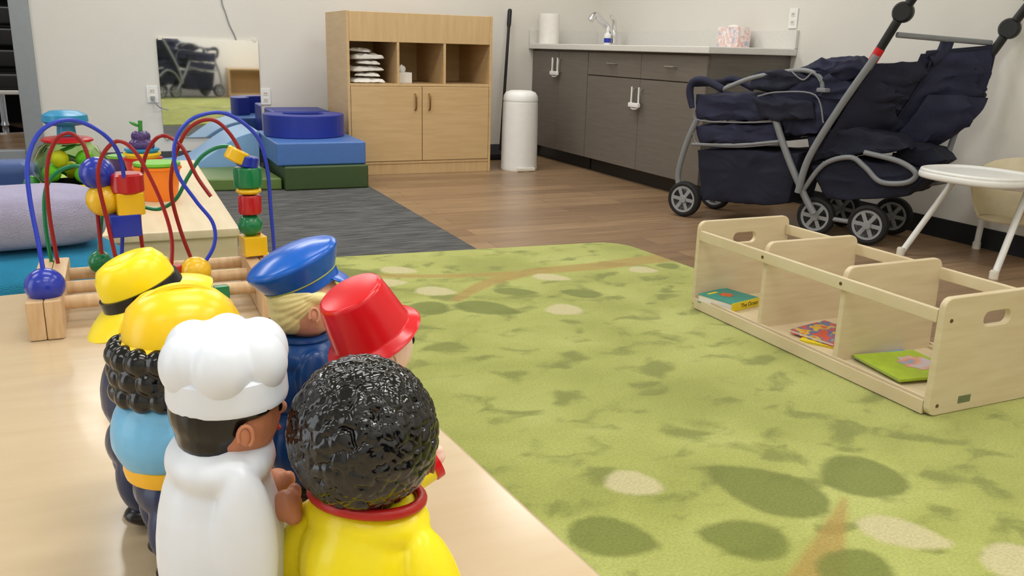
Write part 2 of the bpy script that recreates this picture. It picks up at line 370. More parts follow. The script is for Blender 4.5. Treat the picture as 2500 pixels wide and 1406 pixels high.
for ch,pg in polys:
    us=[uv(p) for p in pg]; P2=[(p.x,p.y) for p in pg]
    j0=max(0,int(-max(u[1] for u in us)/RL*NY)-2); j1=min(NY,int(-min(u[1] for u in us)/RL*NY)+3)
    i0=max(0,int(-max(u[0] for u in us)/RW*NX)-4); i1=min(NX,int(-min(u[0] for u in us)/RW*NX)+5)
    for j in range(j0,j1+1):
        for i in range(i0,i1+1):
            k=j*(NX+1)+i; s=pip(vs[k][0],vs[k][1],P2)
            if s>-.02: mask[k][ch]=max(mask[k][ch],min(1,max(0,.5+s/.024)))
fs=[]
for j in range(NY):
    for i in range(NX):
        a=j*(NX+1)+i; fs.append((a,a+1,a+NX+2,a+NX+1))
ring=[i for i in range(NX+1)]+[j*(NX+1)+NX for j in range(1,NY+1)]+[NY*(NX+1)+i for i in range(NX-1,-1,-1)]+[j*(NX+1) for j in range(NY-1,0,-1)]
b0=len(vs)
for k in ring: vs.append((vs[k][0],vs[k][1],.0)); mask.append([0,0,0,1])
n=len(ring)
for q in range(n): fs.append((ring[q],b0+q,b0+(q+1)%n,ring[(q+1)%n]))
me=bpy.data.meshes.new('area_rug'); me.from_pydata(vs,[],fs)
at=me.color_attributes.new('mask','FLOAT_COLOR','POINT'); at.data.foreach_set('color',[c for q in mask for c in q])
bm_=bmesh.new(); bm_.from_mesh(me); bmesh.ops.recalc_face_normals(bm_,faces=list(bm_.faces))
if sum(f.normal.z for f in bm_.faces)<0: bmesh.ops.reverse_faces(bm_,faces=list(bm_.faces))
bm_.to_mesh(me); bm_.free()
tag(finish(me,'area_rug','rug',None,40,False),'large green area rug with leaf, petal and branch pattern','rug')
# ---------------------------------------------------------------- activity table
TZ=.65; Tm=T(.139,.98,0)@RZ(rad(5.2))
me=plate_mesh([rrect(-1.25,-1.25,0,0,.04,8)],.028,.004); me.transform(Tm@T(0,0,TZ-.014))
t=thing('activity_table','low light maple laminate table carrying the toy figures and bead maze','table',tuple(Tm@Vector((-.6,-.6,.0125))))
mb=MB(); mb.bm.from_mesh(me); mb.build('tabletop','table',t)
for x in (-1.15,-.1):
    for y in (-1.15,-.1):
        mb=MB(); mb.lathe([(.02,.0125),(.024,.03),(.024,.5),(.028,TZ-.028)],20,Tm@T(x,y,0)); mb.build('leg','table_edge',t)
for a,b in (((-1.17,-.11,TZ-.1),(-.08,-.09,TZ-.028)),((-1.17,-1.16,TZ-.1),(-.08,-1.14,TZ-.028)),((-1.16,-1.15,TZ-.1),(-1.14,-.1,TZ-.028)),((-.11,-1.15,TZ-.1),(-.09,-.1,TZ-.028))):
    MB().box(a,b,.002,M=Tm).build('apron','table_edge',t)
# ---------------------------------------------------------------- toy figures
FG='community helper toy figures on the table'
def lower(root,k,trous,shoe,base=.054,wide=1.15,dx=-.005,d=.0225):
    for s in (-1,1):
        blob('shoe',[((.004+dx,s*.0130,.0080),(d,.0115,.0076))],shoe,root,.001)
    blob('trousers',[((dx,s*.0125*wide,.030*k),(d*.9,.0135,.024*k)) for s in (-1,1)]+[((dx,0,base*k-.012),(d*1.04,.0225*wide,.017))],trous,root)
def head(root,hz,r,skin,ear_x=-.001):
    p=[((0,0,hz),(r*.98,r,r*1.05)),((r*.98,0,hz-.002),(.0032,.003,.003)),((-.001,0,hz-r*.95),(.010,.010,.010))]
    h=blob('head',p,skin,root,.0009,3)
    for s in (-1,1):
        MB().ell((r*.88,s*.0085,hz+.002),(.0018,.0018,.0028),seg=12).build('eye','p_black',h)
        c=Vector((ear_x,s*(r+.0004),hz-.003)); mb=MB(); mb.ell(c,(.0030,.0017,.0046),(0,-.15,-s*.25))
        mb.tube([c+Vector((.0030*cos(a)-.0003,s*.0013,.0047*sin(a))) for a in [rad(-60+24*q) for q in range(12)]],.0009,8)
        mb.build('ear',skin,h)
    MB().tube(cr([(r*.83,-.007,hz-.0085),(r*.95,0,hz-.0115),(r*.83,.007,hz-.0085)],5),.0007,6).build('mouth','p_dred',h)
    return h
def torso(root,sh,wz,m,r=(.0255,.0255),arm=None,name='shirt',dx=-.005,ah=None,az_=None,aw=.0112,sm=6,low=1.0):
    c=(sh+wz)/2; hh=(sh-wz)/2
    p=[((dx,0,c-.006),(r[0],r[1],hh+.006)),((dx,0,wz+.012),(r[0]*low,r[1]*low,.018)),((dx*.7,0,sh-.013),(r[0]*.84,r[1]*.98,.013))]
    az_=az_ if az_ is not None else c-.001; ah=ah or hh*.86
    arms=[((dx+.006,s*(r[1]-.0022),az_),(aw,.0078,ah)) for s in (-1,1)]
    if arm:
        o=blob(name,p,m,root,.0011,sm)
        for a in arms: blob('sleeve',[a],arm,root,.0011,3)
        return o
    return blob(name,p+arms,m,root,.0011,sm)
def hands(root,wz,skin,r=.0255,dx=-.005):
    for s in (-1,1):
        x=dx+.026; y=s*r*.48
        blob('hand',[((x,y,wz+.004),(.0062,.0056,.0066)),((x+.004,y-s*.004,wz+.007),(.0030,.0026,.004)),((x+.002,y+s*.003,wz+.0005),(.0036,.0028,.004))],skin,root,.0009,2)
def place(root,x,y,az): root.location=(x,y,TZ+.0003); root.rotation_euler=(0,0,az)
def shrink(root,names,kx,kz,c,dz=0):
    X=T(Vector(c)+Vector((0,0,dz)))@Matrix.Diagonal((kx,kx,kz,1))@T(-Vector(c))
    def go(o):
        o.data.transform(X)
        for ch in o.children: go(ch)
    for ch in root.children:
        if ch.name.split('.')[0] in names: go(ch)
# chef
r=thing('toy_figure','toy chef figure in white puffed hat and plain white coat','toy figure',group=FG)
lower(r,1.0,'p_olive','p_black',.04)
torso(r,.1085,.014,'p_white',(.0245,.0250),name='coat',dx=-.006,az_=.066,ah=.034,aw=.0120,sm=8,low=1.03); hands(r,.070,'p_tan',.020,-.008)
head(r,.1135,.0222,'p_tan',.003)
blob('hair',[((-.0050,0,.1165),(.0200,.0236,.0215)),((-.008,0,.107),(.0150,.0210,.0150)),((.001,-.0180,.1195),(.0145,.0062,.0045)),((.001,.0180,.1195),(.0145,.0062,.0045))],'p_black',r,.001,4)
hp=[((0,0,.1385),(.0226,.0226,.0130)),((0,0,.146),(.0165,.0165,.0075))]
for k in range(6): hp.append(((.0150*cos(k*PI/3+.3),.0150*sin(k*PI/3+.3),.1372),(.0122,.0122,.0146)))
h=blob('hat_crown',hp,'p_white',r,.0009,9)
MB().lathe([(.0215,.1200),(.0240,.1190),(.0246,.1215),(.0240,.1318),(.0215,.1343)],40).build('hat_band','p_white',h)
shrink(r,['head','hair'],.88,.92,(0,0,.1195)); shrink(r,['hat_crown'],.91,.88,(0,0,.1205))
place(r,.028,.320,rad(2))
# curly haired figure
r=thing('toy_figure','toy figure with curly black hair, yellow shirt and red neckerchief','toy figure',group=FG)
lower(r,.72,'p_navy','p_black',.042)
blob('shirt',[((-.004,0,.050),(.0250,.0275,.030)),((-.004,0,.034),(.0265,.0310,.018)),((-.003,0,.0700),(.0190,.0265,.0120))]+[((-.004,s*.0315,.0440),(.0135,.0100,.0290),(s*.30,-.04,0)) for s in (-1,1)],'p_shirt',r,.0011,5)
for s in (-1,1):
    blob('arm',[((.004,s*.0385,.014),(.0070,.0062,.008),(s*.15,-.3,0)),((.009,s*.0380,.0080),(.0064,.0058,.0062)),((.014,s*.0375,.0095),(.003,.0025,.004))],'p_brown',r,.0009,2)
head(r,.0965,.0225,'p_brown',.004)
t_=bmesh.new(); bmesh.ops.create_icosphere(t_,subdivisions=7,radius=1)
for v in t_.verts:
    n=v.co.normalized(); q=n*7.0
    q=q+Vector((noise.noise(q*.9),noise.noise(q*.9+Vector((9,0,0))),noise.noise(q*.9+Vector((0,9,0)))))*.4
    d=noise.voronoi(q)[0][0]
    rr=.98+.080*math.sqrt(max(0,1-(d*1.12)**2))
    c=Vector((n.x*.0270,n.y*.0274,n.z*.0280))*rr
    if n.x>.5: c.x=min(c.x,.0142)
    v.co=c+Vector((-.0045,0,.1050))
mb=MB(); mb._take(t_); mb.build('curly_hair','p_hair',r,ang=180)
mb=MB(); pts=[(.0183*cos(a)-.003,.0222*sin(a),.0790-.002*cos(a)) for a in [2*PI*k/28 for k in range(28)]]
mb.tube(pts,.0023,10,closed=True); mb.ell((.0165,-.004,.074),(.004,.006,.007)); mb.ell((.0165,.006,.075),(.004,.006,.005)); mb.build('neckerchief','p_dred',r)
place(r,.0772,.2990,rad(42)); r.scale=(1,1,1.022)
# hard hat worker
r=thing('toy_figure','toy builder figure with amber hard hat, curly black hair and sky blue shirt','toy figure',group=FG)
lower(r,1,'p_navy','p_black',.058,dx=-.004,d=.0225)
torso(r,.101,.060,'p_sky',(.0275,.0260),dx=-.007); hands(r,.055,'p_tan')
mb=MB(); mb.lathe([(.0205,.0535),(.0242,.0542),(.0249,.0578),(.0242,.0614),(.0205,.0622)],36,T(-.0055,0,0),sy=1.0); mb.build('belt','p_org',r)
head(r,.1125,.0205,'p_tan')
hp=[((-.005,0,.114),(.021,.0235,.013))]
for k in range(11):
    a=rad(62+k*23.6)
    for j in range(3):
        hp.append(((.0210*cos(a+.2*(j%2))-.006,.0210*sin(a+.2*(j%2)),.1160-.0085*j),(.0066,.0066,.0066)))
blob('curly_hair',hp,'p_hair',r,.0008,2)
mb=MB(); mb.lathe([(.0,.1190),(.0275,.1182),(.0283,.1193),(.0270,.1206),(.0250,.1222),(.0246,.127),(.0222,.1350),(.0165,.1405),(.0085,.1432),(0,.1438)],48,sx=1.03,sy=.96)
mb.ell((.0245,0,.1198),(.0120,.0165,.0018))
h=mb.build('hard_hat','p_hard',r)
mb=MB(); mb.tube([(.0250*cos(a)*1.03,0,.1180+.0262*sin(a)) for a in [rad(18+5*k) for k in range(30)]],.0020,8); mb.build('hat_ridge','p_hard',h)
shrink(r,['hard_hat','curly_hair','head'],1,1,(0,0,0),-.0022)
place(r,.017,.402,rad(6))
# brimmed hat figure
r=thing('toy_figure','toy figure in yellow brimmed hat with black band, furthest left of the group','toy figure',group=FG)
lower(r,1,'p_navy','p_black',.056,dx=-.004,d=.0200)
torso(r,.099,.055,'p_navy',(.0205,.0225),arm='p_grey',name='vest',dx=-.004); hands(r,.05,'p_skin',.024)
head(r,.1105,.0190,'p_skin',-.006)
X=T(.001,0,.1225)@RY(rad(-22))
mb=MB(); mb.lathe([(0,-.001),(.0178,-.0012),(.0235,-.0030),(.0290,-.0062),(.0312,-.0080),(.0316,-.0072),(.0290,-.0046),(.0235,-.0008),(.0190,.0012),(.0182,.0025),(.0176,.0110),(.0166,.0160),(.0140,.0205),(.0100,.0222),(.005,.0214),(0,.0200)],48,X,sx=1.06,sy=.94); h=mb.build('brimmed_hat','p_yel',r)
mb=MB(); mb.lathe([(.0178,.0008),(.0196,.0010),(.0191,.0066),(.0175,.0068)],48,X,sx=1.06,sy=.94); mb.build('hat_band','p_black',h)
place(r,.002,.462,rad(4))
# captain
r=thing('toy_figure','toy police officer figure with royal blue peaked cap and blond hair','toy figure',group=FG)
lower(r,1,'p_dnavy','p_black',.056)
torso(r,.095,.050,'p_dnavy',(.024,.0245),name='uniform'); hands(r,.047,'p_skin',.0245)
mb=MB(); mb.tube([(.0135*cos(a)-.003,.0145*sin(a),.0925) for a in [2*PI*k/24 for k in range(24)]],.0022,8,closed=True); mb.build('collar','p_dnavy',r)
h=head(r,.1125,.0222,'p_skin',.002)
for s in (-1,1):
    MB().tube(cr([(.0175,s*.0128,.1115),(.0192,s*.0107,.1135),(.0205,s*.0082,.1125)],5),.0006,6).build('brow','p_black',h)
hp=[((-.0055,0,.1165),(.0200,.0236,.0200)),((-.010,0,.108),(.0145,.0205,.016)),((-.0110,0,.1015),(.0095,.0125,.0085)),((.001,-.0185,.1200),(.0135,.0050,.0045),(0,.2,0)),((.001,.0185,.1200),(.0135,.0050,.0045),(0,.2,0))]
hr=blob('hair',hp,'p_blond',r,.0008,5)
for v in hr.data.vertices:   # fine combed grooves
    a=math.atan2(v.co.z-.125,-v.co.x+.012); v.co.y*=1+.010*sin(a*46); v.co.x+=-.00018*sin(a*46)
X=T(-.001,0,.1215)@RY(rad(-22))
mb=MB(); mb.lathe([(0,.0),(.0225,0),(.0232,.0006),(.0234,.0068),(.0238,.0075),(.0262,.0112),(.0288,.0168),(.0296,.0184),(.0297,.0198),(.0288,.0213),(.0264,.0228),(.0180,.0258),(.009,.0272),(0,.0276)],48,X,sx=1.04,sy=.95); h=mb.build('peaked_cap','p_blue',r,ang=35)
mb=MB(); mb.lathe([(.0232,.0058),(.0239,.0061),(.0241,.0066),(.0238,.0070)],48,X,sx=1.04,sy=.95); mb.build('cap_stripe','p_stripe',h)
mb=MB(); mb.ell((.0210,0,-.0012),(.0105,.0175,.0022),(0,.70,0),M=X); mb.build('cap_visor','p_blue',h)
shrink(r,['head','hair','peaked_cap'],.84,.88,(0,0,.108))
place(r,.085,.462,rad(-4))
# red hat
r=thing('toy_figure','toy figure in shiny red bucket shaped hat tilted back, near the table edge','toy figure',group=FG)
lower(r,1,'p_red','p_black',.056)
torso(r,.092,.050,'p_red',(.0235,.0245),name='jacket')
for s in (-1,1):
    X=T(.013,s*.0195,.045)@RY(1.15)
    MB().lathe([(.007,-.010),(.0094,-.009),(.0100,.004),(.009,.006)],20,X).build('sleeve','p_shirt',r)
    MB().lathe([(.008,.0045),(.0106,.005),(.0106,.009),(.008,.0095)],20,X).build('cuff','p_red',r)
    blob('hand',[(X@Vector((0,0,.0105)),(.0055,.0054,.0048)),(X@Vector((.003,-s*.003,.0120)),(.0026,.0024,.003)),(X@Vector((-.003,s*.002,.0125)),(.003,.0026,.003))],'p_pale',r,.0009,2)
head(r,.1085,.0222,'p_pale')
blob('hair',[((-.004,0,.1115),(.0205,.0232,.0205)),((-.010,0,.101),(.012,.018,.012))],'p_black',r,.001,3)
X=T(-.002,0,.1145)@RY(rad(-27))
mb=MB(); mb.lathe([(0,-.001),(.0245,-.001),(.0290,-.0028),(.0300,-.0018),(.0286,.0002),(.0248,.0025),(.0240,.0042),(.0215,.0200),(.0198,.0285),(.0187,.0304),(.017,.0312),(0,.0318)],48,X); mb.build('bucket_hat','p_red',r)
shrink(r,['head','hair','bucket_hat'],.83,.86,(0,0,.106),-.001)
place(r,.105,.392,rad(10))
# ---------------------------------------------------------------- bead maze
BZ=TZ+.0003
t=thing('bead_maze','wooden bead maze with looping blue, red and green wires','toy',(.02,.87,TZ))
for x0 in (-.087,.104):
    mb=MB(); mb.box((x0,.79,BZ),(x0+.0135,.955,BZ+.034),.0015); mb.box((x0+.0137,.79,BZ),(x0+.027,.955,BZ+.034),.0015); mb.build('end_block','dowel',t)
for y in (.83,.882,.935):
    MB().tube([(-.061,y,BZ+.021),(.105,y,BZ+.021)],.0062,14).build('dowel','dowel',t)
def wire(pts,y0,y1,m,e0=None,e1=None):
    n=len(pts); P=[PY(p[0],p[1],y0+(y1-y0)*i/(n-1)) for i,p in enumerate(pts)]
    for p in P: p.z=max(p.z,BZ+.02)
    MB().tube(cr(P,8),.0019,8).build('wire',m,t)
wire([(110,690),(95,600),(72,480),(68,390),(100,320),(165,293),(235,315),(285,365),(303,440),(300,540),(297,640)],.812,.90,'w_blue')
wire([(672,640),(662,520),(652,410),(625,330),(550,277),(470,290),(428,345),(432,420),(478,490),(520,545),(522,600),(490,655)],.90,.86,'w_blue')
wire([(142,645),(120,520),(115,410),(135,345),(170,325),(205,355),(225,430),(238,520),(248,620)],.93,.90,'w_red')
wire([(285,640),(262,540),(240,440),(250,380),(285,345),(325,365),(365,430),(400,510),(420,590),(415,680)],.88,.86,'w_red')
wire([(350,620),(340,520),(350,400),(375,345),(405,332),(445,360),(480,430),(515,480)],.93,.9,'w_red')
wire([(470,640),(440,560),(418,470),(425,390),(460,315),(515,292),(560,325),(595,390),(615,470),(630,560),(640,640)],.92,.90,'w_red')
wire([(130,660),(112,560),(110,470),(135,425),(180,405),(225,420),(250,470),(246,560),(240,640)],.94,.92,'w_grn')
wire([(612,640),(612,520),(608,420),(590,372),(545,357),(495,380),(460,430),(430,485),(390,510),(350,505)],.91,.93,'w_grn')
def bead(kind,px,py,y,w,h,m,tilt=0):
    c=PY(px,py,y); s=(c-C0).length/FPX; w*=s;h*=s
    mb=MB(); X=T(c)@RY(tilt)
    if kind=='s': mb.ell((0,0,0),(w/2,w/2,h/2),seg=28,M=X)
    elif kind=='c': mb.lathe([(0,-h/2),(w*.44,-h/2),(w*.5,-h*.4),(w*.5,h*.4),(w*.44,h/2),(0,h/2)],28,X)
    else: mb.box((-w*.46,-w*.46,-h/2),(w*.46,w*.46,h/2),.0016,M=X@RZ(.15))
    mb.build('bead',m,t)
for a in [('s',110,697,.812,80,76,'T_blue'),('s',237,423,.9,74,72,'T_blue'),('s',255,487,.9,76,74,'T_yel'),('c',310,446,.895,70,44,'T_red'),('b',315,494,.895,62,50,'T_yel'),('b',303,546,.895,68,50,'T_blue'),
 ('c',578,380,.9,52,30,'T_yel',.5),('c',604,394,.9,50,26,'T_blue',.2),('c',605,432,.9,64,46,'T_grn'),('s',607,465,.9,58,20,'T_yel'),('c',610,498,.9,54,44,'T_red'),('s',611,548,.9,56,54,'T_grn'),('b',618,597,.9,58,46,'T_yel'),
 ('s',478,660,.86,68,64,'T_yel'),('c',428,668,.86,34,40,'T_red'),('s',245,640,.92,48,52,'T_grn'),('s',398,640,.93,30,30,'T_yel'),('b',540,722,.826,36,52,'T_grn')]:
    bead(*a)
# ---------------------------------------------------------------- toddler shelf + toys
SZ=.5
sx1=PZ(585,556,SZ); X1=sx1.x; Y0=sx1.y; X0=X1-.40; Y1=Y0+1.2
t=thing('toddler_shelf','low light wood toddler shelf with toys on its top, behind the bead maze','shelf',((X0+X1)/2,(Y0+Y1)/2,.013))
MB().box((X0,Y0,SZ-.02),(X1,Y1,SZ),.004).build('top','birch_h',t)
for y in (Y0+.01,Y1-.028): MB().box((X0+.01,y,.013),(X1-.005,y+.018,SZ-.02),.003).build('end_panel','birch',t)
MB().box((X0+.012,Y0+.028,.05),(X0+.02,Y1-.028,SZ-.02),.001).build('back_panel','birch',t)
for z in (.05,.27): MB().box((X0+.02,Y0+.028,z),(X1-.01,Y1-.028,z+.018),.002).build('shelf_board','birch_h',t)
# popper toy
p=PZ(180,482,SZ); t=thing('popper_toy','clear dome popper toy with blue plunger and yellow base','toy',(p.x,p.y,SZ)); k=1.03
Tb=T(p.x,p.y,SZ+.0003)@Matrix.Scale(k,4)
mb=MB(); mb.lathe([(0,0),(.082,0),(.086,.008),(.08,.03),(.07,.04),(0,.04)],32,Tb); mb.build('base','tyel',t)
mb=MB(); mb.lathe([(.068,.041),(.08,.07),(.078,.10),(.066,.125),(.050,.136),(.045,.136),(.062,.122),(.074,.10),(.076,.07),(.064,.041)],32,Tb); mb.build('dome','clear',t)
mb=MB(); mb.lathe([(.0,.137),(.050,.137),(.058,.140),(.058,.145),(.050,.149),(.024,.152),(0,.152)],32,Tb); mb.build('collar','redp',t)
mb=MB(); mb.lathe([(.022,.153),(.020,.176),(.040,.179),(.052,.188),(.050,.203),(.033,.212),(0,.215)],32,Tb); mb.build('plunger','tblue',t)
for i,(x,y,z,m) in enumerate([(-.04,-.03,.065,'lime'),(.03,-.045,.062,'lime'),(.0,.03,.065,'tyel'),(.048,.01,.062,'tblue'),(-.02,-.03,.1,'tyel'),(.035,-.02,.098,'lime'),(-.045,.02,.062,'tblue')]):
    MB().ell((x,y,z),.021,seg=18,M=Tb).build('ball',m,t)
mb=MB(); mb.tube([(.022*cos(a),.022*sin(a),.041+.09*i/20) for i,a in enumerate([i*.6 for i in range(21)])],.004,8,M=Tb); mb.build('inner_spiral','tgreen',t)
for s_,m in ((-1,'tgreen'),(1,'orange')):
    MB().ell((s_*.088,0,.03),(.02,.02,.028),M=Tb).build('side_knob',m,t)
# cups
def cup(px,py,z,r0,r1,h,m,label,rimm=None):
    p=PZ(px,py,SZ) if not isinstance(px,Vector) else px
    o=thing('stacking_cup',label,'cup',(p.x,p.y,z),'stacking cups on the toddler shelf')
    Tb=T(p.x,p.y,z)
    MB().lathe([(0,0),(r0,0),(r0+.001,.004),(r1,h-.008),(r1+.003,h-.006),(r1+.003,h),(r1-.001,h),(r0-.003,.005),(0,.004)],32,Tb).build('cup_body',m,o)
    mb=MB(); mb.lathe([(r1-.001,h-.0075),(r1+.0042,h-.0065),(r1+.0042,h-.001),(r1-.001,h-.0005)],32,Tb); mb.build('rim',rimm or m,o)
    return p
p=cup(390,486,SZ+.0003,.044,.055,.086,'orange','orange stacking cup nearest the bead maze')
cup(p,0,SZ+.012,.041,.0525,.084,'lime','lime green cup nested inside the orange cup')
q=cup(352,428,SZ+.0003,.043,.052,.055,'redp','red stacking cup at the bottom of the nested stack')
cup(q,0,SZ+.012,.038,.0485,.058,'tyel','yellow cup nested inside the red cup','tyel')
cup(q,0,SZ+.024,.034,.045,.058,'tblue','blue cup nested inside the yellow cup')
g=thing('grape_toy','purple bunch of grapes toy with green stem, standing on the nested cups','toy',(q.x,q.y,SZ+.030))
zz=SZ+.028
blob('grapes',[((q.x,q.y,zz+.022),(.024,.024,.021))]+[((q.x+.019*cos(a),q.y+.019*sin(a),zz+.062),(.018,.018,.018)) for a in [i*PI/3 for i in range(6)]]+[((q.x+.012*cos(a),q.y+.012*sin(a),zz+.088),(.017,.017,.017)) for a in [.5+i*2*PI/3 for i in range(3)]]+[((q.x+.017*cos(a),q.y+.017*sin(a),zz+.038),(.017,.017,.017)) for a in [.3+i*PI/2 for i in range(4)]],'purple',g,.0022,2)
mb=MB(); mb.tube([(q.x,q.y,zz+.095),(q.x+.002,q.y,zz+.135)],.006,10); mb.ell((q.x-.015,q.y,zz+.125),(.015,.01,.005),(0,.5,0)); mb.build('stem','tgreen',g)
cup(305,418,SZ+.0003,.036,.046,.05,'purple','purple cup with lime rim behind the popper toy','lime')
# cushions
yc=Y0-.25
def pillow(name,c,r,m,label,rot=0,e=.6,ez=.8):
    t_=bmesh.new(); bmesh.ops.create_uvsphere(t_,u_segments=64,v_segments=36,radius=1)
    for v in t_.verts:
        f=lambda a,p: math.copysign(abs(a)**p,a)
        n=v.co.copy(); v.co=Vector((f(n.x,e)*r[0],f(n.y,e)*r[1],f(n.z,ez)*r[2]))
        v.co*=1+.02*noise.noise(n*3+Vector(c)*9)
    mb=MB(); mb._take(t_,T(c)@RZ(rot)); return tag(mb.build(name,m,ang=80),label,'cushion')
lv=PY(112,552,yc); te=PY(130,664,yc)
tag(MB().box((-.6,yc-.2,.0125),(.0,yc+.2,te.z-.056),.02,3).build('foam_block','seatblue'),'slate blue foam block under the plush cushions','foam block')
pillow('plush_cushion',(te.x-.02,yc,te.z),(.145,.15,.054),'teal_p','turquoise plush cushion under the lavender cushion',.1)
pillow('plush_cushion',(lv.x-.03,yc,te.z+.0545+.050),(.125,.10,.049),'lav','lavender plush cushion lying on top of the turquoise cushion',.16,.5,.62)
t=thing('soft_chair','slate blue soft foam chair at the left picture edge','chair',(-.55,2.4,.0125))
MB().box((-.85,2.15,.0125),(-.23,2.75,.3),.03,3).build('seat','seatblue',t)
MB().box((-.85,2.15,.3),(-.73,2.75,.62),.03,3).build('backrest','seatblue',t)
for y in (2.15,2.63): MB().box((-.73,y,.3),(-.23,y+.12,.57),.03,3).build('armrest','seatblue',t)
# ---------------------------------------------------------------- mirror, outlets, cables
t=thing('wall_mirror','square frameless acrylic mirror on the back wall left of the cabinet','mirror',(.62,WY-.01,.2))
MB().box((.275,WY-.016,.2),(.975,WY-.003,.9)).build('mirror_panel','mirror',t)
for x in (.3,.95):
    for z in (.2,.9): MB().box((x-.014,WY-.02,z-.012),(x+.014,WY,z+.012),.003).build('clip','offwhite',t)
def outlet(c,label,face='y'):
    t=thing('wall_outlet',label,'outlet',c,'wall outlets')
    X=T(c) if face=='y' else T(c)@RZ(-PI/2)
    MB().box((-.038,-.008,-.06),(.038,0,.06),.003,M=X).build('cover_plate','white',t)
    for z in (-.024,.024):
        s=MB().box((-.017,-.0105,z-.015),(.017,-.007,z+.015),.002,M=X).build('socket','offwhite',t)
        mb=MB(); mb.box((-.008,-.0112,z-.005),(-.005,-.0098,z+.006),M=X); mb.box((.005,-.0112,z-.005),(.008,-.0098,z+.006),M=X); mb.build('slots','ink',s)
c=PY(372,230,WY-.001); outlet(c,'white outlet left of the mirror with a plug in it')
c2=PY(648,236,WY-.001); outlet(c2,'white outlet between mirror and wooden cabinet')
c3=PX(1938,45,WXR-.001); outlet(c3,'white wall plate above the end of the counter','x')
t=thing('power_plug','grey plug and short cord in the outlet left of mirror','plug',(c.x,c.y-.03,c.z-.03))
MB().box((c.x-.014,c.y-.045,c.z-.036),(c.x+.014,c.y-.012,c.z-.012),.004).build('plug_body','cable',t)
MB().tube(cr([(c.x,c.y-.045,c.z-.026),(c.x+.02,c.y-.06,c.z-.07),(c.x+.06,c.y-.03,c.z-.10),(c.x+.10,c.y-.022,c.z-.11)],6),.004,8).build('cord','cable',t)
P=[PY(a,b,WY-.006) for a,b in ((541,-60),(541,0),(550,30),(560,60),(572,85),(577,100))]
tag(MB().tube(cr(P,6),.0045,8).build('wall_cable','cable'),'grey cable hanging down the wall above the mirror','cable')
# ---------------------------------------------------------------- foam climber
FC='soft foam climber pieces by the mirror'
def vin(name,mb,m,label): return tag(mb.build(name,m),label,'foam block',FC)
vin('foam_block',MB().box((.90,5.45,0),(1.432,6.33,.15),.012,3),'dgreen','dark green foam block on the floor under the blue foam block')
vin('foam_block',MB().box((.86,5.48,.1505),(1.425,6.3,.295),.012,3),'blue','mid blue foam block stacked on the dark green foam block')
rc_=Vector((1.12,5.93,.2955)); pts=[]
out=[(rc_.x+.265*cos(rad(a)),rc_.y+.265*sin(rad(a)),rc_.z) for a in range(-215,36,8)]; inn=[(rc_.x+.14*cos(rad(a)),rc_.y+.14*sin(rad(a)),rc_.z) for a in range(35,-216,-8)]
vin('curved_foam_seat',MB().prism(out+inn,(0,0,.145),.008,2),'dblue','dark blue C shaped foam ring on top of the blue foam block')
vin('foam_block',MB().box((.99,6.36,0),(1.4,6.8,.42),.012,3),'dblue','dark blue tall foam block against the wall right of the mirror')
prof=[]
for k in range(25):
    s=k/24; x=.85-.66*s; z=.26*(1-s)**1.2+.028*sin(s*PI*2.2)+.05
    prof.append((x,6.12,max(.04,z)))
prof=[(.85,6.12,.0)]+prof+[(.19,6.12,0)]
vin('foam_slide',MB().prism(prof[::-1],(0,.62,0),.006,1),'cyan','light blue wavy foam slide in front of the mirror')
vin('foam_mat',MB().prism([(.40,5.56,0),(.89,5.5,0),(.85,6.10,0),(.36,6.10,0)],(0,0,.075),.012,3),'olive','olive green low foam mat left of the dark green block')
# ---------------------------------------------------------------- cubby cabinet
CX0,CX1,CY0,CY1,CT=1.435,2.505,5.98,6.62,1.115
t=thing('storage_cabinet','maple storage cabinet with three open cubbies above two doors','cabinet',((CX0+CX1)/2,(CY0+CY1)/2,0))
for x in (CX0,CX1-.02): MB().box((x,CY0,0),(x+.02,CY1,CT),.004).build('side_panel','maple',t)
MB().box((CX0+.02,CY0+.004,.915),(CX1-.02,CY0+.024,CT-.004),.003).build('header_panel','maple_h',t)
MB().box((CX0+.02,CY1-.012,.05),(CX1-.02,CY1,CT-.06),.001).build('back_panel','maple',t)
MB().box((CX0+.02,CY0+.024,.93),(CX1-.02,CY1-.012,.95),.002).build('top_board','maple_h',t)
for z in (.075,.618): MB().box((CX0+.02,CY0+.004,z),(CX1-.02,CY1-.012,z+.018),.002).build('shelf_board','maple_h',t)
cw=(CX1-CX0-.04)/3
for i in (1,2): MB().box((CX0+.02+cw*i-.009,CY0+.006,.636),(CX0+.02+cw*i+.009,CY1-.012,.93),.002).build('divider','maple',t)
MB().box((CX0+.02,CY0+.01,0),(CX1-.02,CY0+.03,.075),.002).build('plinth','maple_h',t)
xm=(CX0+CX1)/2
for s in (-1,1):
    a,b=(CX0+.022,xm-.002) if s<0 else (xm+.002,CX1-.022)
    d=MB().box((a,CY0-.001,.096),(b,CY0+.017,.616),.003).build('door','maple',t)
    hx=xm+s*.052
    mb=MB(); mb.tube(cr([(hx,CY0,.455),(hx,CY0-.022,.465),(hx,CY0-.026,.51),(hx,CY0-.022,.555),(hx,CY0,.565)],5),.006,10); mb.build('handle','bronze',d)
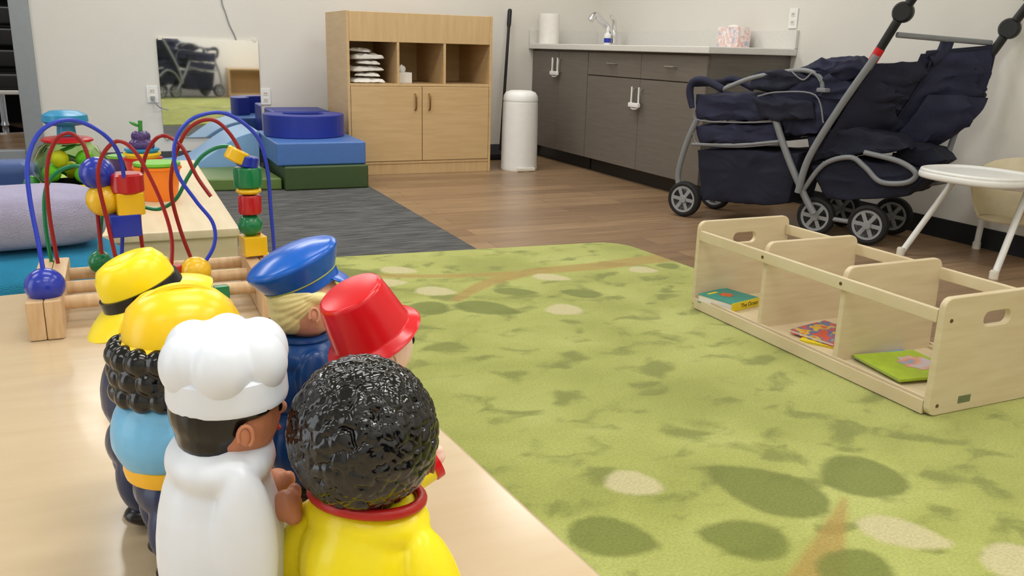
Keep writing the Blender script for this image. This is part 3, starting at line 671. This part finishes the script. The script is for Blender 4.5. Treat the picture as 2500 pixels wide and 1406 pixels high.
# loose folded cloth packs: each a crumpled slab that sags at its edges
zc=.637
for i in range(6):
    th=[.036,.028,.040,.028,.042,.028][i]; hx_,hy_=[(.115,.15),(.085,.13),(.11,.12),(.08,.13),(.105,.13),(.075,.11)][i]
    ang=[.05,-.2,.12,-.12,.15,-.3][i]; ox=[.005,.03,-.005,.03,.005,-.015][i]
    X=T(CX0+.155+ox,CY0+.19,zc)@RZ(ang)@RY([0,.02,-.03,.04,-.03,.07][i])
    t_=bmesh.new(); n_=28; top=[];bot=[]
    for a in range(n_+1):
        ra=[];rb=[]
        for b_ in range(n_+1):
            u=2*a/n_-1; v=2*b_/n_-1
            wob=1+.12*noise.noise(Vector((u*1.5,v*1.5,i*5)))
            x=u*hx_*wob; y=v*hy_*wob
            edge=(1-abs(u)**5)*(1-abs(v)**5)
            rid=(1-abs(noise.noise(Vector((u*2.4+i*3,v*2.4,i*1.7)))))**4
            hgt=th*(.26+.62*edge**.5)*(1+.22*noise.noise(Vector((u*2.6,v*2.6,i*3.3))))+th*.22*(rid-.4)
            lo=.25*th*(1-edge)*(.5+.5*noise.noise(Vector((u*3,v*3,9+i))))
            ra.append(t_.verts.new((x,y,max(hgt,lo+.002)))); rb.append(t_.verts.new((x*.985,y*.985,max(0,lo))))
        top.append(ra);bot.append(rb)
    for a in range(n_):
        for b_ in range(n_):
            t_.faces.new((top[a][b_],top[a+1][b_],top[a+1][b_+1],top[a][b_+1])); t_.faces.new((bot[a][b_],bot[a][b_+1],bot[a+1][b_+1],bot[a+1][b_]))
    for a in range(n_):
        t_.faces.new((top[a][0],bot[a][0],bot[a+1][0],top[a+1][0])); t_.faces.new((top[a+1][n_],bot[a+1][n_],bot[a][n_],top[a][n_]))
        t_.faces.new((top[0][a+1],bot[0][a+1],bot[0][a],top[0][a])); t_.faces.new((top[n_][a],bot[n_][a],bot[n_][a+1],top[n_][a+1]))
    mb=MB(); mb._take(t_,X)
    where=['lowest','second from the bottom','third from the bottom','third from the top','second from the top','topmost'][i]
    tag(mb.build('folded_pack','paper',ang=80),f'white soft folded pack in left cubby, {where} of the stack','pack','white packs in the left cubby')
    zc+=th*1.2
c=Vector((CX0+.02+cw+.07,CY0+.14,.6365))
t=thing('tissue_box','small white tissue box in the middle cubby','box',c)
MB().box(c+Vector((-.055,-.055,0)),c+Vector((.055,.055,.075)),.004).build('carton','paper',t)
blob('tissue',[(c+Vector((0,0,.085)),(.02,.012,.03)),(c+Vector((-.012,0,.105)),(.014,.006,.025),(0,.4,0)),(c+Vector((.012,.004,.1)),(.014,.006,.022),(0,-.4,0))],'white',t,.004,1)
# ---------------------------------------------------------------- bin + duster
b=Vector((2.76,6.02,0)); t=thing('waste_bin','tall slim white plastic bin beside the wooden cabinet','bin',b)
MB().lathe([(0,0),(.136,0),(.14,.01),(.14,.035),(.138,.04),(.136,.30),(.132,.50),(.128,.515),(0,.515)],40,T(b)).build('body','white',t)
MB().lathe([(0,.516),(.130,.516),(.132,.525),(.128,.555),(.112,.58),(.08,.593),(0,.597)],40,T(b)).build('lid','white',t)
MB().box((b.x-.07,b.y-.145,.005),(b.x+.07,b.y-.125,.03),.005).build('pedal','offwhite',t)
d=Vector((2.86,6.62,0)); top=PY(1245,22,6.78); 
t=thing('dust_mop','black long handled mop leaning on the wall behind the bin','mop',d)
ax=(top-d)
MB().tube([d+ax*.06,d+ax*.9],.012,12).build('handle','black',t)
MB().tube([d+ax*.88,d+ax*.9,d+ax*.99,d+ax],[.013,.018,.018,.012],12).build('grip','black',t)
MB().box((d.x-.12,d.y-.04,0),(d.x+.12,d.y+.04,.05),.012).build('mop_head','rubber',t)
# ---------------------------------------------------------------- kitchen cabinets
KX=3.24; KE=WXR-.002; KN=4.39; KM=5.87; KT=.895
def cab(y0,y1,label,drawers):
    t=thing('base_cabinet',label,'cabinet',((KX+KE)/2,(y0+y1)/2,0),'grey base cabinets')
    MB().box((KX+.02,y0,.1),(KE,y1,KT),.002).build('body','cabinet',t)
    MB().box((KX+.07,y0+.02,0),(KE,y1,.1)).build('toe_kick','black',t)
    ym=(y0+y1)/2; zt=.715 if drawers else KT-.012
    for a,b_ in ((y0+.004,ym-.002),(ym+.002,y1-.004)):
        d=MB().box((KX,a,.104),(KX+.02,b_,zt),.0025).build('door','cabinet',t)
        yy=b_-.045 if a<ym-.01 else a+.045
        MB().tube([(KX,yy,zt-.16),(KX-.022,yy,zt-.155),(KX-.022,yy,zt-.065),(KX,yy,zt-.06)],.005,8).build('handle','steel',d)
        if drawers:
            w=MB().box((KX,a,.722),(KX+.02,b_,KT-.012),.0025).build('drawer',"cabinet",t)
            yc=(a+b_)/2
            MB().tube([(KX,yc-.055,.81),(KX-.024,yc-.05,.81),(KX-.024,yc+.05,.81),(KX,yc+.055,.81)],.005,8).build('handle','steel',w)
    return ym,zt
ya,za=cab(KM,WY-.005,'grey laminate base cabinet with two tall doors, beside the back wall',False)
yb,zb=cab(KN,KM-.001,'grey laminate base cabinet with two drawers above two doors, beside the stroller',True)
def lock(y,z,label):
    t=thing('cabinet_lock',label,'cabinet lock',(KX-.033,y,z),'child locks on the base cabinets'); x=KX-.033
    MB().tube(cr([(x,y-.045,z+.06),(x,y-.045,z+.0),(x,y-.045,z-.07),(x-.004,y-.02,z-.085),(x-.004,y+.02,z-.085),(x,y+.045,z-.07),(x,y+.045,z),(x,y+.045,z+.06)],5),.006,10).build('shackle','white',t)
    MB().box((x-.016,y-.062,z-.075),(x+.007,y+.062,z-.045),.005).build('slider','white',t)
lock(ya,za-.11,'white sliding child lock on the tall cabinet doors near the back wall')
lock(yb,zb-.11,'white sliding child lock on the doors below the drawers')
t=thing('countertop','white laminate countertop with raised splash along both walls','countertop',(3.54,5.6,KT))
MB().box((3.2,4.34,KT+.001),(WXR-.001,WY-.001,.938),.006,3).build('worktop','counter',t)
MB().box((WXR-.022,4.34,.938),(WXR-.001,WY-.022,1.05),.003).build('backsplash','counter',t)
MB().box((3.2,WY-.021,.938),(WXR-.001,WY-.001,1.05),.003).build('side_splash','counter',t)
CZ=.9382
fb=Vector((3.70,6.30,CZ)); tip=PY(1453,50,6.30)
t=thing('faucet','chrome pull out kitchen faucet at the sink','faucet',fb)
MB().lathe([(0,0),(.038,0),(.038,.01),(.030,.016),(.028,.06),(.030,.065),(.030,.108),(.022,.12),(0,.123)],24,T(fb)).build('base','chrome',t)
hd=Vector((tip.x,fb.y,1.17)); 
MB().tube(cr([fb+Vector((0,0,.07)),fb+Vector((-.06,0,.14)),(fb+Vector((-.06,0,.14))+hd)/2,hd,hd+Vector((-.045,0,-.045))],6),.025,14).build('spout','chrome',t)
MB().tube([fb+Vector((.005,0,.11)),fb+Vector((.0,0,.19)),fb+Vector((-.035,0,.235))],[.019,.016,.012],10).build('lever','chrome',t)
s=Vector((3.60,6.22,CZ)); t=thing('soap_bottle','small clear soap bottle with blue label under the faucet','bottle',s)
MB().lathe([(0,0),(.026,0),(.028,.01),(.028,.08),(.012,.098),(.012,.115),(0,.115)],20,T(s)).build('bottle_body','white',t)
MB().lathe([(.0285,.02),(.0288,.02),(.0288,.055),(.0285,.055)],20,T(s)).build('bottle_label','T_blue',t)
MB().lathe([(0,.115),(.014,.115),(.014,.135),(.005,.138),(.005,.15),(0,.15)],14,T(s)).build('cap','white',t)
p=Vector((3.315,6.70,CZ)); t=thing('paper_towel_roll','white paper towel roll standing at the end of the counter','paper towels',p)
MB().lathe([(.02,0),(.082,0),(.085,.004),(.085,.235),(.082,.24),(.02,.24),(.02,.0)],40,T(p)).build('roll','paper',t)
MB().lathe([(.018,0),(.0205,0),(.0205,.241),(.018,.241),(.018,0)],20,T(p)).build('core',mat('cardboard',(160,130,95),.9),t)
p=PX(1790,100,3.74); p.z=CZ; t=thing('glove_box','pale box with pink printed pattern on the counter','box',p)
MB().box((p.x-.05,p.y-.11,CZ),(p.x+.05,p.y+.11,CZ+.13),.003).build('carton','pinkprint',t)
MB().ell((p.x-.01,p.y,CZ+.133),(.018,.05,.012)).build('glove_tuft','paper',t)
# ---------------------------------------------------------------- stroller
d0=Vector((-.416,.909,0)); n0=Vector((.909,.416,0)); D0=4.286
def SP(px,py,off=0): d=ray(px,py); return C0+d*((D0+off)/(d.x*n0.x+d.y*n0.y))
W=.36
def fold(p,amp,seed=0):
    q=Vector((p.x*9+seed,p.y*9,p.z*3.5)); r1=1-abs(noise.noise(q)); q2=Vector((p.x*5,p.y*5+seed,p.z*17)); r2=1-abs(noise.noise(q2))
    return (r1**4-.35)*amp+(r2**5-.3)*amp*.7
def stroller_build():
    t=thing('stroller','large navy multi seat stroller with grey frame beside the counter','stroller',(3.3,3.4,0))
    def wheel(c,r=.1):
        X=align_z(c+Vector((0,0,r+.001)),n0)
        prof=[(r*.72,-.02),(r*.86,-.025),(r*.96,-.019),(r,-.006),(r,.006),(r*.96,.019),(r*.86,.025),(r*.72,.02),(r*.72,-.02)]
        w=MB().lathe(prof,36,X).build('wheel','rubber',t)
        mb=MB(); mb.lathe([(r*.62,-.020),(r*.74,-.023),(r*.74,.023),(r*.62,.020),(r*.62,-.020)],36,X); mb.lathe([(0,-.030),(.02,-.028),(.024,-.016),(.024,.022),(0,.026)],20,X)
        for k in range(6): mb.box((.015,-.011,-.021),(r*.66,.011,.012),.003,M=X@RZ(k*PI/3))
        mb.build('rim','rimgrey',w)
    cs=[PZ(1668,528),PZ(1987,574),PZ(2113,597)]
    for c in cs: wheel(c)
    for c in cs: wheel(c+n0*W)
    def tb(pts,r,m='grey',n='frame_tube',sm=True,seg=12): return MB().tube(cr(pts,6) if sm else pts,r,seg).build(n,m,t)
    L=lambda l,off=0:[SP(a,b,off) for a,b in l]
    def both(l,r,m='grey',n='frame_tube'):
        P=L(l); tb(P,r,m,n); tb([p+n0*W for p in P],r*.85,m,n)
    tb(L([(1948,470),(1975,385),(2050,262),(2140,135)],-.02),.018)
    tb(L([(2300,440),(2330,330),(2400,190),(2425,125)],W),.014)
    tb(L([(2136,140),(2170,85),(2205,30),(2250,-35)]),.021,'black','handle_arm')
    tb(L([(2420,132),(2440,105),(2465,70),(2520,0)],W),.021,'black','handle_arm')
    tb(L([(2130,150),(2150,118)]),.0225,'redp','release_button',False)
    for p,o in (((2205,30),0),((2465,70),W)):
        c=SP(*p,o); MB().lathe([(0,-.026),(.038,-.026),(.047,-.014),(.047,.014),(.038,.026),(0,.026)],24,align_z(c,n0)).build('hinge','black',t)
    tb([SP(2190,85,0),SP(2420,105,W)],.013,'grey','crossbar',False)
    tb([SP(2250,-35),SP(2300,-52,.1),SP(2450,-40,.26),SP(2520,0,W)],.022,'black','handlebar')
    both([(1668,480),(1655,430),(1676,350),(1702,292)],.016,'grey','fork')
    both([(1690,352),(1800,354),(1905,345)],.009)
    both([(1885,262),(1905,330),(1930,400),(1965,480),(1987,522)],.018)
    tb(L([(1960,465),(2010,402),(2075,384),(2112,408),(2150,444),(2212,446),(2236,424),(2195,394),(2110,372)]),.013)
    tb(L([(2180,378),(2240,384),(2290,398),(2322,418),(2315,440),(2260,450)],.26),.012)
    both([(1765,218),(1830,192),(1900,178),(1965,172),(2003,190),(2008,228)],.012,'grey','armrest')
    P=[SP(1765,218),SP(1720,196),SP(1692,200),SP(1684,225),SP(1692,262)]
    tb(P,.020,'navy','bumper_bar'); tb([p+n0*W for p in P],.020,'navy','bumper_bar'); tb([SP(1690,203),SP(1690,203)+n0*W],.020,'navy','bumper_bar',False)
    for i in range(3): tb([cs[i]+Vector((0,0,.101)),cs[i]+n0*W+Vector((0,0,.101))],.009,'grey','axle',False)
    tb([cs[1]+Vector((0,0,.1)),cs[2]+Vector((0,0,.1))],.012); tb([p+n0*W+Vector((0,0,.1)) for p in cs[1:]],.012)
    def fab(poly,off0,off1,m,n,amp=.016,seed=0):
        P=cr([SP(a,b,off0) for a,b in poly],1,True)
        Q=[]
        for i in range(len(P)):
            a,b=P[i],P[(i+1)%len(P)]; k=max(2,int((b-a).length/.016))
            for s in range(k): Q.append(a.lerp(b,s/k))
        P=Q; N=len(P); c=sum(P,Vector())/N; t_=bmesh.new(); rows=[]; ns=16
        for k in range(ns+1):
            s=k/ns; rows.append([t_.verts.new(p+n0*(off1-off0)*s) for p in P])
        for a,b in zip(rows,rows[1:]):
            for k in range(N): t_.faces.new((a[k],a[(k+1)%N],b[(k+1)%N],b[k]))
        for base,sgn in ((rows[0],-1),(rows[-1],1)):
            prev=base; cc=sum((v.co for v in base),Vector())/N
            for f_,o_ in ((.96,.006),(.85,.010),(.7,.012),(.55,.012),(.4,.011),(.2,.010)):
                ring=[t_.verts.new(cc+(v.co-cc)*f_+n0*sgn*o_) for v in base]
                for k in range(N): t_.faces.new((prev[k],prev[(k+1)%N],ring[(k+1)%N],ring[k]))
                prev=ring
            t_.faces.new(prev)
        t_.normal_update()
        for v in t_.verts:
            p0=v.co.copy(); v.co+=-n0*fold(p0,amp,seed)+Vector((0,0,1))*fold(p0+Vector((3,1,2)),amp*.8,seed)+noise.noise_vector(p0*7)*amp*.5
        mb=MB(); mb._take(t_); o=mb.build(n,m,t,ang=60)
        sm_=o.modifiers.new('soft','SMOOTH'); sm_.factor=.5; sm_.iterations=1
        return o
    fab([(1700,230),(1800,232),(1908,234),(1914,288),(1800,296),(1702,290)],.01,W-.01,'navy','front_seat',.015,1)
    tb(L([(1696,232),(1698,262),(1702,292),(1800,299),(1890,297)],-.006),.004,'piping','piping')
    fab([(1698,306),(1800,306),(1908,300),(1898,346),(1800,352),(1708,348)],.01,W-.02,'navy','foot_panel',.015,2)
    tb(L([(1690,300),(1694,330),(1708,352),(1800,359),(1900,351)],.0),.004,'piping','piping')
    fab([(1702,366),(1820,364),(1955,374),(1940,440),(1922,498),(1820,500),(1712,488)],.02,W-.02,'navy2','storage_basket',.011,3)
    fab([(1845,200),(1935,178),(2030,180),(2090,214),(2060,268),(1998,334),(1910,334),(1898,240)],.02,W-.03,'navy','middle_seat',.028,4)
    fab([(1936,172),(1990,148),(2080,146),(2116,172),(2066,206),(1972,194)],.03,W-.05,'navy','folded_canopy',.028,5)
    fab([(1835,184),(1900,168),(1980,188),(1962,208),(1880,228),(1830,218)],.0,.10,'navy2','side_pouch',.017,6)
    fab([(1840,236),(1900,238),(1985,250),(1990,290),(1905,300),(1860,290)],-.015,.06,'navy2','seat_side',.018,9)
    tb(L([(1930,172),(1960,195),(1985,178),(2003,200)],-.02),.004,'piping','strap')
    tb(L([(1850,235),(1900,225),(1990,232),(2010,300)],-.025),.004,'piping','strap')
    fab([(1965,335),(2080,312),(2190,335),(2215,368),(2090,380),(1985,396)],.02,W-.04,'navy2','rear_seat',.020,7)
    fab([(1985,404),(2090,388),(2195,400),(2265,436),(2220,478),(2015,488)],.03,W-.05,'navy2','rear_basket',.015,8)
    fab([(2190,345),(2280,362),(2310,395),(2260,420),(2190,392)],.16,W,'navy2','rear_footwell',.015,11)
    Lp=cr([SP(*p,.02) for p in ((2150,140),(2115,190),(2070,255),(2030,320),(2000,372))],8); Rp=cr([SP(*p,W) for p in ((2425,118),(2405,200),(2370,270),(2300,330),(2230,365))],8)
    def back(s0,s1,n,m,bulge,top=0,th=.022,amp=.040,seed=0,end=None,lift=0):
        rows=[]; pr=list(zip(Lp,Rp)); pr=pr[top:end]; NI=len(pr)
        for i,(a,b) in enumerate(pr):
            row=[]; v_=i/(NI-1)
            for k in range(33):
                s=k/32; e=min(1,4*s,4*(1-s))*min(1,5*v_+.05,5*(1-v_)+.05)
                p=a.lerp(b,s0+(s1-s0)*s)
                p=p+d0*(-bulge*(sin(PI*s)**.7)*(.4+.6*sin(PI*min(1,v_+.15)))-lift)-d0*fold(p,amp,seed)*e+noise.noise_vector(p*6)*.014*e; row.append(p)
            rows.append(row)
        o=MB().grid(rows,th).build(n,m,t,ang=60)
    back(.0,.42,'middle_backrest','navy2',.05,3,seed=3,amp=.055)
    back(.36,1.0,'rear_backrest','navy',.08,seed=8,amp=.06)
    back(.48,.94,'back_pocket','navy',.05,12,.018,.05,14,28,.055)
    tb([Lp[i].lerp(Rp[i],.38)-d0*.05 for i in range(0,len(Lp),3)],.006,'navy2','seam')
    tb([Lp[i].lerp(Rp[i],.99)-d0*.01 for i in range(0,len(Lp),3)],.010,'navy2','seam')
    tb([Lp[0].lerp(Rp[0],s/8)-d0*.02*sin(PI*s/8) for s in range(3,9)],.016,'navy2','seam')
    tb([SP(2315,95,.22),SP(2300,130,.2),SP(2270,150,.16)],.030,'navy','canopy_roll')
    MB().ell(SP(2398,232,W-.01),(.02,.02,.016)).build('end_cap','black',t)
    tb([SP(2360,215,W-.02),SP(2398,232,W-.01)],.012,'grey')
    MB().box((-.018,-.03,-.010),(.018,.03,.010),.005,M=T(SP(2010,220,-.03))).build('latch','piping',t)
    return t
st=stroller_build()
def copy_tree(o,parent=None):
    c=o.copy(); COL.objects.link(c)
    if parent: c.parent=parent
    for ch in list(o.children): copy_tree(ch,c)
    return c
s2=copy_tree(st); s2.location=(.78,-.95,0.013); s2.rotation_euler=(0,0,rad(215))
s2['label']='second dark stroller seen only as a reflection in the wall mirror'
# ---------------------------------------------------------------- high chair
hx,hy=3.60,2.64
t=thing('high_chair','low white feeding chair with white tray and cream seat','high chair',(hx,hy,0))
for (fx,fy),(tx,ty) in (((3.33,2.88),(3.56,2.82)),((3.36,2.41),(3.66,2.53)),((3.82,2.86),(3.73,2.78)),((3.82,2.42),(3.75,2.56))):
    topp=Vector((tx,ty,.385)); ft=Vector((fx,fy,.0))
    l=MB().tube([ft+Vector((0,0,.004)),topp],.0145,14).build('leg','white',t)
    MB().lathe([(0,0),(.019,0),(.019,.03),(.015,.036),(0,.036)],16,T(ft)).build('foot_cap','offwhite',l)
def sup(a,b,n=44,e=.75): return [(math.copysign(abs(cos(2*PI*k/n))**e,cos(2*PI*k/n))*a,math.copysign(abs(sin(2*PI*k/n))**e,sin(2*PI*k/n))*b) for k in range(n)]
tc_=Vector((3.43,2.62,.403))
me=plate_mesh([sup(.20,.235)],.034,.013); me.transform(T(tc_)); mb=MB(); mb.bm.from_mesh(me); tr=mb.build('tray','white',t)
mb=MB(); mb.tube([tc_+Vector((x,y,.017)) for x,y in sup(.186,.221)],.011,10,closed=True); mb.build('tray_rim','white',tr)
rows=[]
for k in range(17):
    a=rad(-120+240*k/16); row=[]
    for j in range(8):
        s=j/7; rr=.10+.055*s**.7; row.append(Vector((3.66+rr*cos(a)*(1),2.62+rr*1.2*sin(a),.20+.275*s*(.66+.34*max(0,cos(a))**.5))))
    rows.append(row)
mb=MB(); mb.grid(rows,.008); mb.lathe([(0,.196),(.1,.196),(.105,.202),(0,.208)],32,T(3.66,2.62,0),sy=1.2); mb.build('seat_shell','beige_t',t)
MB().tube(cr([(3.44,2.50,.375),(3.6,2.46,.36),(3.8,2.50,.35)],5),.01,10).build('side_rail','white',t)
MB().tube(cr([(3.44,2.76,.375),(3.6,2.80,.36),(3.8,2.76,.35)],5),.01,10).build('side_rail','white',t)
# ---------------------------------------------------------------- book browser
BX0,BX1=1.825,2.225; BH=.325; z0=.0125
YS=[1.43,1.765,2.10,2.445]
t=thing('book_browser','low birch book box with three compartments on the green rug','book box',((BX0+BX1)/2,1.94,z0))
def panel(y,slot,h,name,inset=0):
    loops=[rrect(BX0+inset,z0,BX1-inset,h,.028,6)]
    if slot: loops.append(rrect((BX0+BX1)/2-.05,h-.088,(BX0+BX1)/2+.05,h-.05,.0185,6)[::-1])
    me=plate_mesh(loops,.018,.003); me.transform(T(0,y,0)@RX(PI/2)); mb=MB(); mb.bm.from_mesh(me); return mb.build(name,'birch',t)
e1=panel(YS[0],True,BH+.005,'end_panel'); panel(YS[3],True,BH+.005,'end_panel')
for y in YS[1:3]: panel(y,False,BH+.003,'divider',.012)
MB().box((BX0+.02,YS[0]+.009,z0+.018),(BX1-.02,YS[3]-.009,z0+.032),.002).build('bottom_board','birch_h',t)
def screw(X,par): MB().lathe([(0,-.001),(.0055,-.001),(.005,.0015),(0,.002)],14,X).build('screw','screw',par)
for x in (BX0-.001,BX1-.017):
    rl=MB().box((x,YS[0]+.0095,.262),(x+.016,YS[3]-.0095,.298),.004).build('top_rail','birch_h',t)
    for y in YS[1:3]: screw(T(x if x<2 else x+.016,y,.28)@RY(-PI/2 if x<2 else PI/2),rl)
    mb=MB(); mb.box((x,YS[0]+.0095,z0+.002),(x+.009,YS[3]-.0095,z0+.04),.002); mb.box((x+.012,YS[0]+.0095,z0+.002),(x+.02,YS[3]-.0095,z0+.046),.002); mb.build('bottom_rail','birch_h',t)
for x,z in ((BX0+.03,.27),(BX0+.03,.04),(BX1-.03,.27),(BX1-.03,.04)): screw(T(x,YS[0]-.009,z)@RX(PI/2),e1)
MB().box((1.93,YS[0]-.0105,.036),(1.975,YS[0]-.0085,.056),.0005).build('maker_plate','tag',e1)
bz=z0+.0325
def book(c,w,l,th,rot,cov,spine,label,art=None,title=None):
    X=T(c)@RZ(rot); o=thing('board_book',label,'book',c,'board books in the book box')
    MB().box((-w/2,-l/2,0),(w/2,l/2,.0025),.0006,M=X).build('back_cover',cov,o)
    MB().box((-w/2+.003,-l/2+.002,.0025),(w/2-.003,l/2-.003,th-.0025),M=X).build('pages','paper',o)
    fc=MB().box((-w/2,-l/2,th-.0025),(w/2,l/2,th),.0006,M=X).build('front_cover',cov,o)
    sp=MB().box((-w/2,-l/2-.002,0),(w/2,-l/2+.002,th),.0008,M=X).build('spine',spine,o)
    if art:
        for am,ap in art: MB().prism([X@Vector((x,y,th+.0002)) for x,y in ap],(0,0,.0006)).build('cover_art',am,fc)
    if title:
        cu=bpy.data.curves.new('txt','FONT'); cu.body=title; cu.size=th*.7; cu.align_x='CENTER'; cu.align_y='CENTER'; cu.extrude=.0003
        ob=bpy.data.objects.new('txt',cu); COL.objects.link(ob); me=ev_mesh(ob); bpy.data.objects.remove(ob)
        me.transform(X@T(.02,-l/2-.0022,th/2)@RX(PI/2)); mb=MB(); mb.bm.from_mesh(me); bpy.data.meshes.remove(me); mb.build('spine_title','ink',sp,recalc=False)
    return o
def star(cx,cy,r0,r1,n=7): return [(cx+(r0 if k%2 else r1)*cos(PI*k/n),cy+(r0 if k%2 else r1)*sin(PI*k/n)) for k in range(2*n)]
v=PZ(1845,745,bz)-PZ(1765,765,bz); a0=math.atan2(v.y,v.x)
c=PZ(1778,728,bz+.02); c.z=bz
book(c,.15,.15,.03,a0,'bk_teal','bk_yel','teal board book with yellow spine in the farthest compartment',[('bk_orange',star(0,.01,.018,.032,6)),('bk_yel',rrect(-.05,.045,.0,.058,.003,3))],'The Ocean')
c=Vector((1.955,1.93,bz))
book(c+Vector((-.002,-.02,0)),.13,.14,.006,.5,'bk_yel','bk_yel','thin yellow book sticking out under the red patterned book')
book(c+Vector((.03,.012,.0065)),.18,.16,.012,.2,'bk_red','bk_red','red patterned board book in the middle compartment')
c=PZ(2190,905,bz); c.z=bz; c.x=max(c.x,1.98)
book(c+Vector((.03,.05,0)),.19,.17,.008,.1,'bk_blue','bk_blue','pale blue book under the lime green book')
book(c+Vector((0.005,0,.0085)),.21,.2,.008,-.15,'bk_green','bk_green','lime green picture book in the nearest compartment',[('bk_art',star(.04,-.0,.05,.062,9))])
# ---------------------------------------------------------------- low shelf at the front wall, seen in the mirror
c=Vector((1.95,-1.52,0)); t=thing('cube_shelf','light wood open shelf against the front wall, seen only in the mirror','shelf',c)
for s_ in (-1,1): MB().box((c.x+s_*.29-.01,c.y-.2,0),(c.x+s_*.29+.01,c.y+.2,.46),.003).build('side_panel','maple',t)
for z in (.03,.44): MB().box((c.x-.28,c.y-.2,z),(c.x+.28,c.y+.2,z+.02),.003).build('shelf_board','maple_h',t)
MB().box((c.x-.28,c.y-.2,.05),(c.x+.28,c.y-.185,.44),.001).build('back_panel','maple',t)
# ---------------------------------------------------------------- beyond the glazing
c=Vector((-1.02,9.6,0)); t=thing('swivel_chair','black swivel chair on chrome pedestal seen through the glazing at left','chair',c)
MB().lathe([(0,0),(.25,0),(.25,.012),(.12,.03),(.04,.06),(.03,.1),(.03,.36),(0,.36)],32,T(c)).build('pedestal','chrome',t)
MB().box(c+Vector((-.3,-.28,.36)),c+Vector((.3,.28,.40)),.01).build('seat_base','white',t)
MB().box(c+Vector((-.28,-.26,.40)),c+Vector((.28,.28,.55)),.03,3).build('seat','black',t)
for i in range(3): MB().box(c+Vector((-.27,.2,.58+.2*i)),c+Vector((.27,.3,.76+.2*i)),.03,3).build('back_cushion','black',t)
for s_ in (-1,1): MB().box(c+Vector((s_*.31-.03,-.2,.55)),c+Vector((s_*.31+.03,.25,.72)),.02,3).build('armrest','black',t)
c=Vector((-1.3,10.6,0)); t=thing('wall_unit','tall black shelf unit in the dark room beyond the glazing','shelf',c)
MB().box(c+Vector((-.5,-.02,0)),c+Vector((.9,.3,2.3)),.005).build('carcass','unit_black',t)
for z in (.5,.95,1.4): MB().box(c+Vector((-.5,-.3,z)),c+Vector((.9,-.02,z+.03)),.003).build('shelf_board','black',t)
# ---------------------------------------------------------------- light
def area(name,loc,sx,sy,p,c=(1,1,1),rot=(0,0,0)):
    l=bpy.data.lights.new(name,'AREA'); l.shape='RECTANGLE'; l.size=sx; l.size_y=sy; l.energy=p; l.color=c
    o=bpy.data.objects.new(name,l); COL.objects.link(o); o.location=loc; o.rotation_euler=rot; return o
WC=(1,.99,.965)
for x,kx in ((-1.6,1),(.4,1),(2.3,.9)):
    for y,pw in ((-.9,10),(1.4,14),(3.9,27)): area('ceiling_panel_lamp',(x,y,CH-.02),1.2,.6,pw*kx,WC)
for x in (.2,2.3): area('ceiling_panel_lamp',(x,5.7,CH-.02),1.2,.6,20,WC)
for x in (.5,2.2): area('front_wall_fill',(x,.1,CH-.06),.9,.3,38,WC,(rad(-58),0,0))  # added fill lights without fixtures, brighten the front wall reflected in the mirror
area('corridor_lamp',(-1.2,8.6,CH-.05),.6,.6,26,(1,.95,.9))
area('window_daylight',(WXL+.03,.6,1.5),2.6,1.5,27,(.88,.94,1),(0,rad(-90),0))
w=bpy.data.worlds.new('world'); SC.world=w; w.use_nodes=True
w.node_tree.nodes['Background'].inputs[0].default_value=(.8,.85,.9,1); w.node_tree.nodes['Background'].inputs[1].default_value=.25
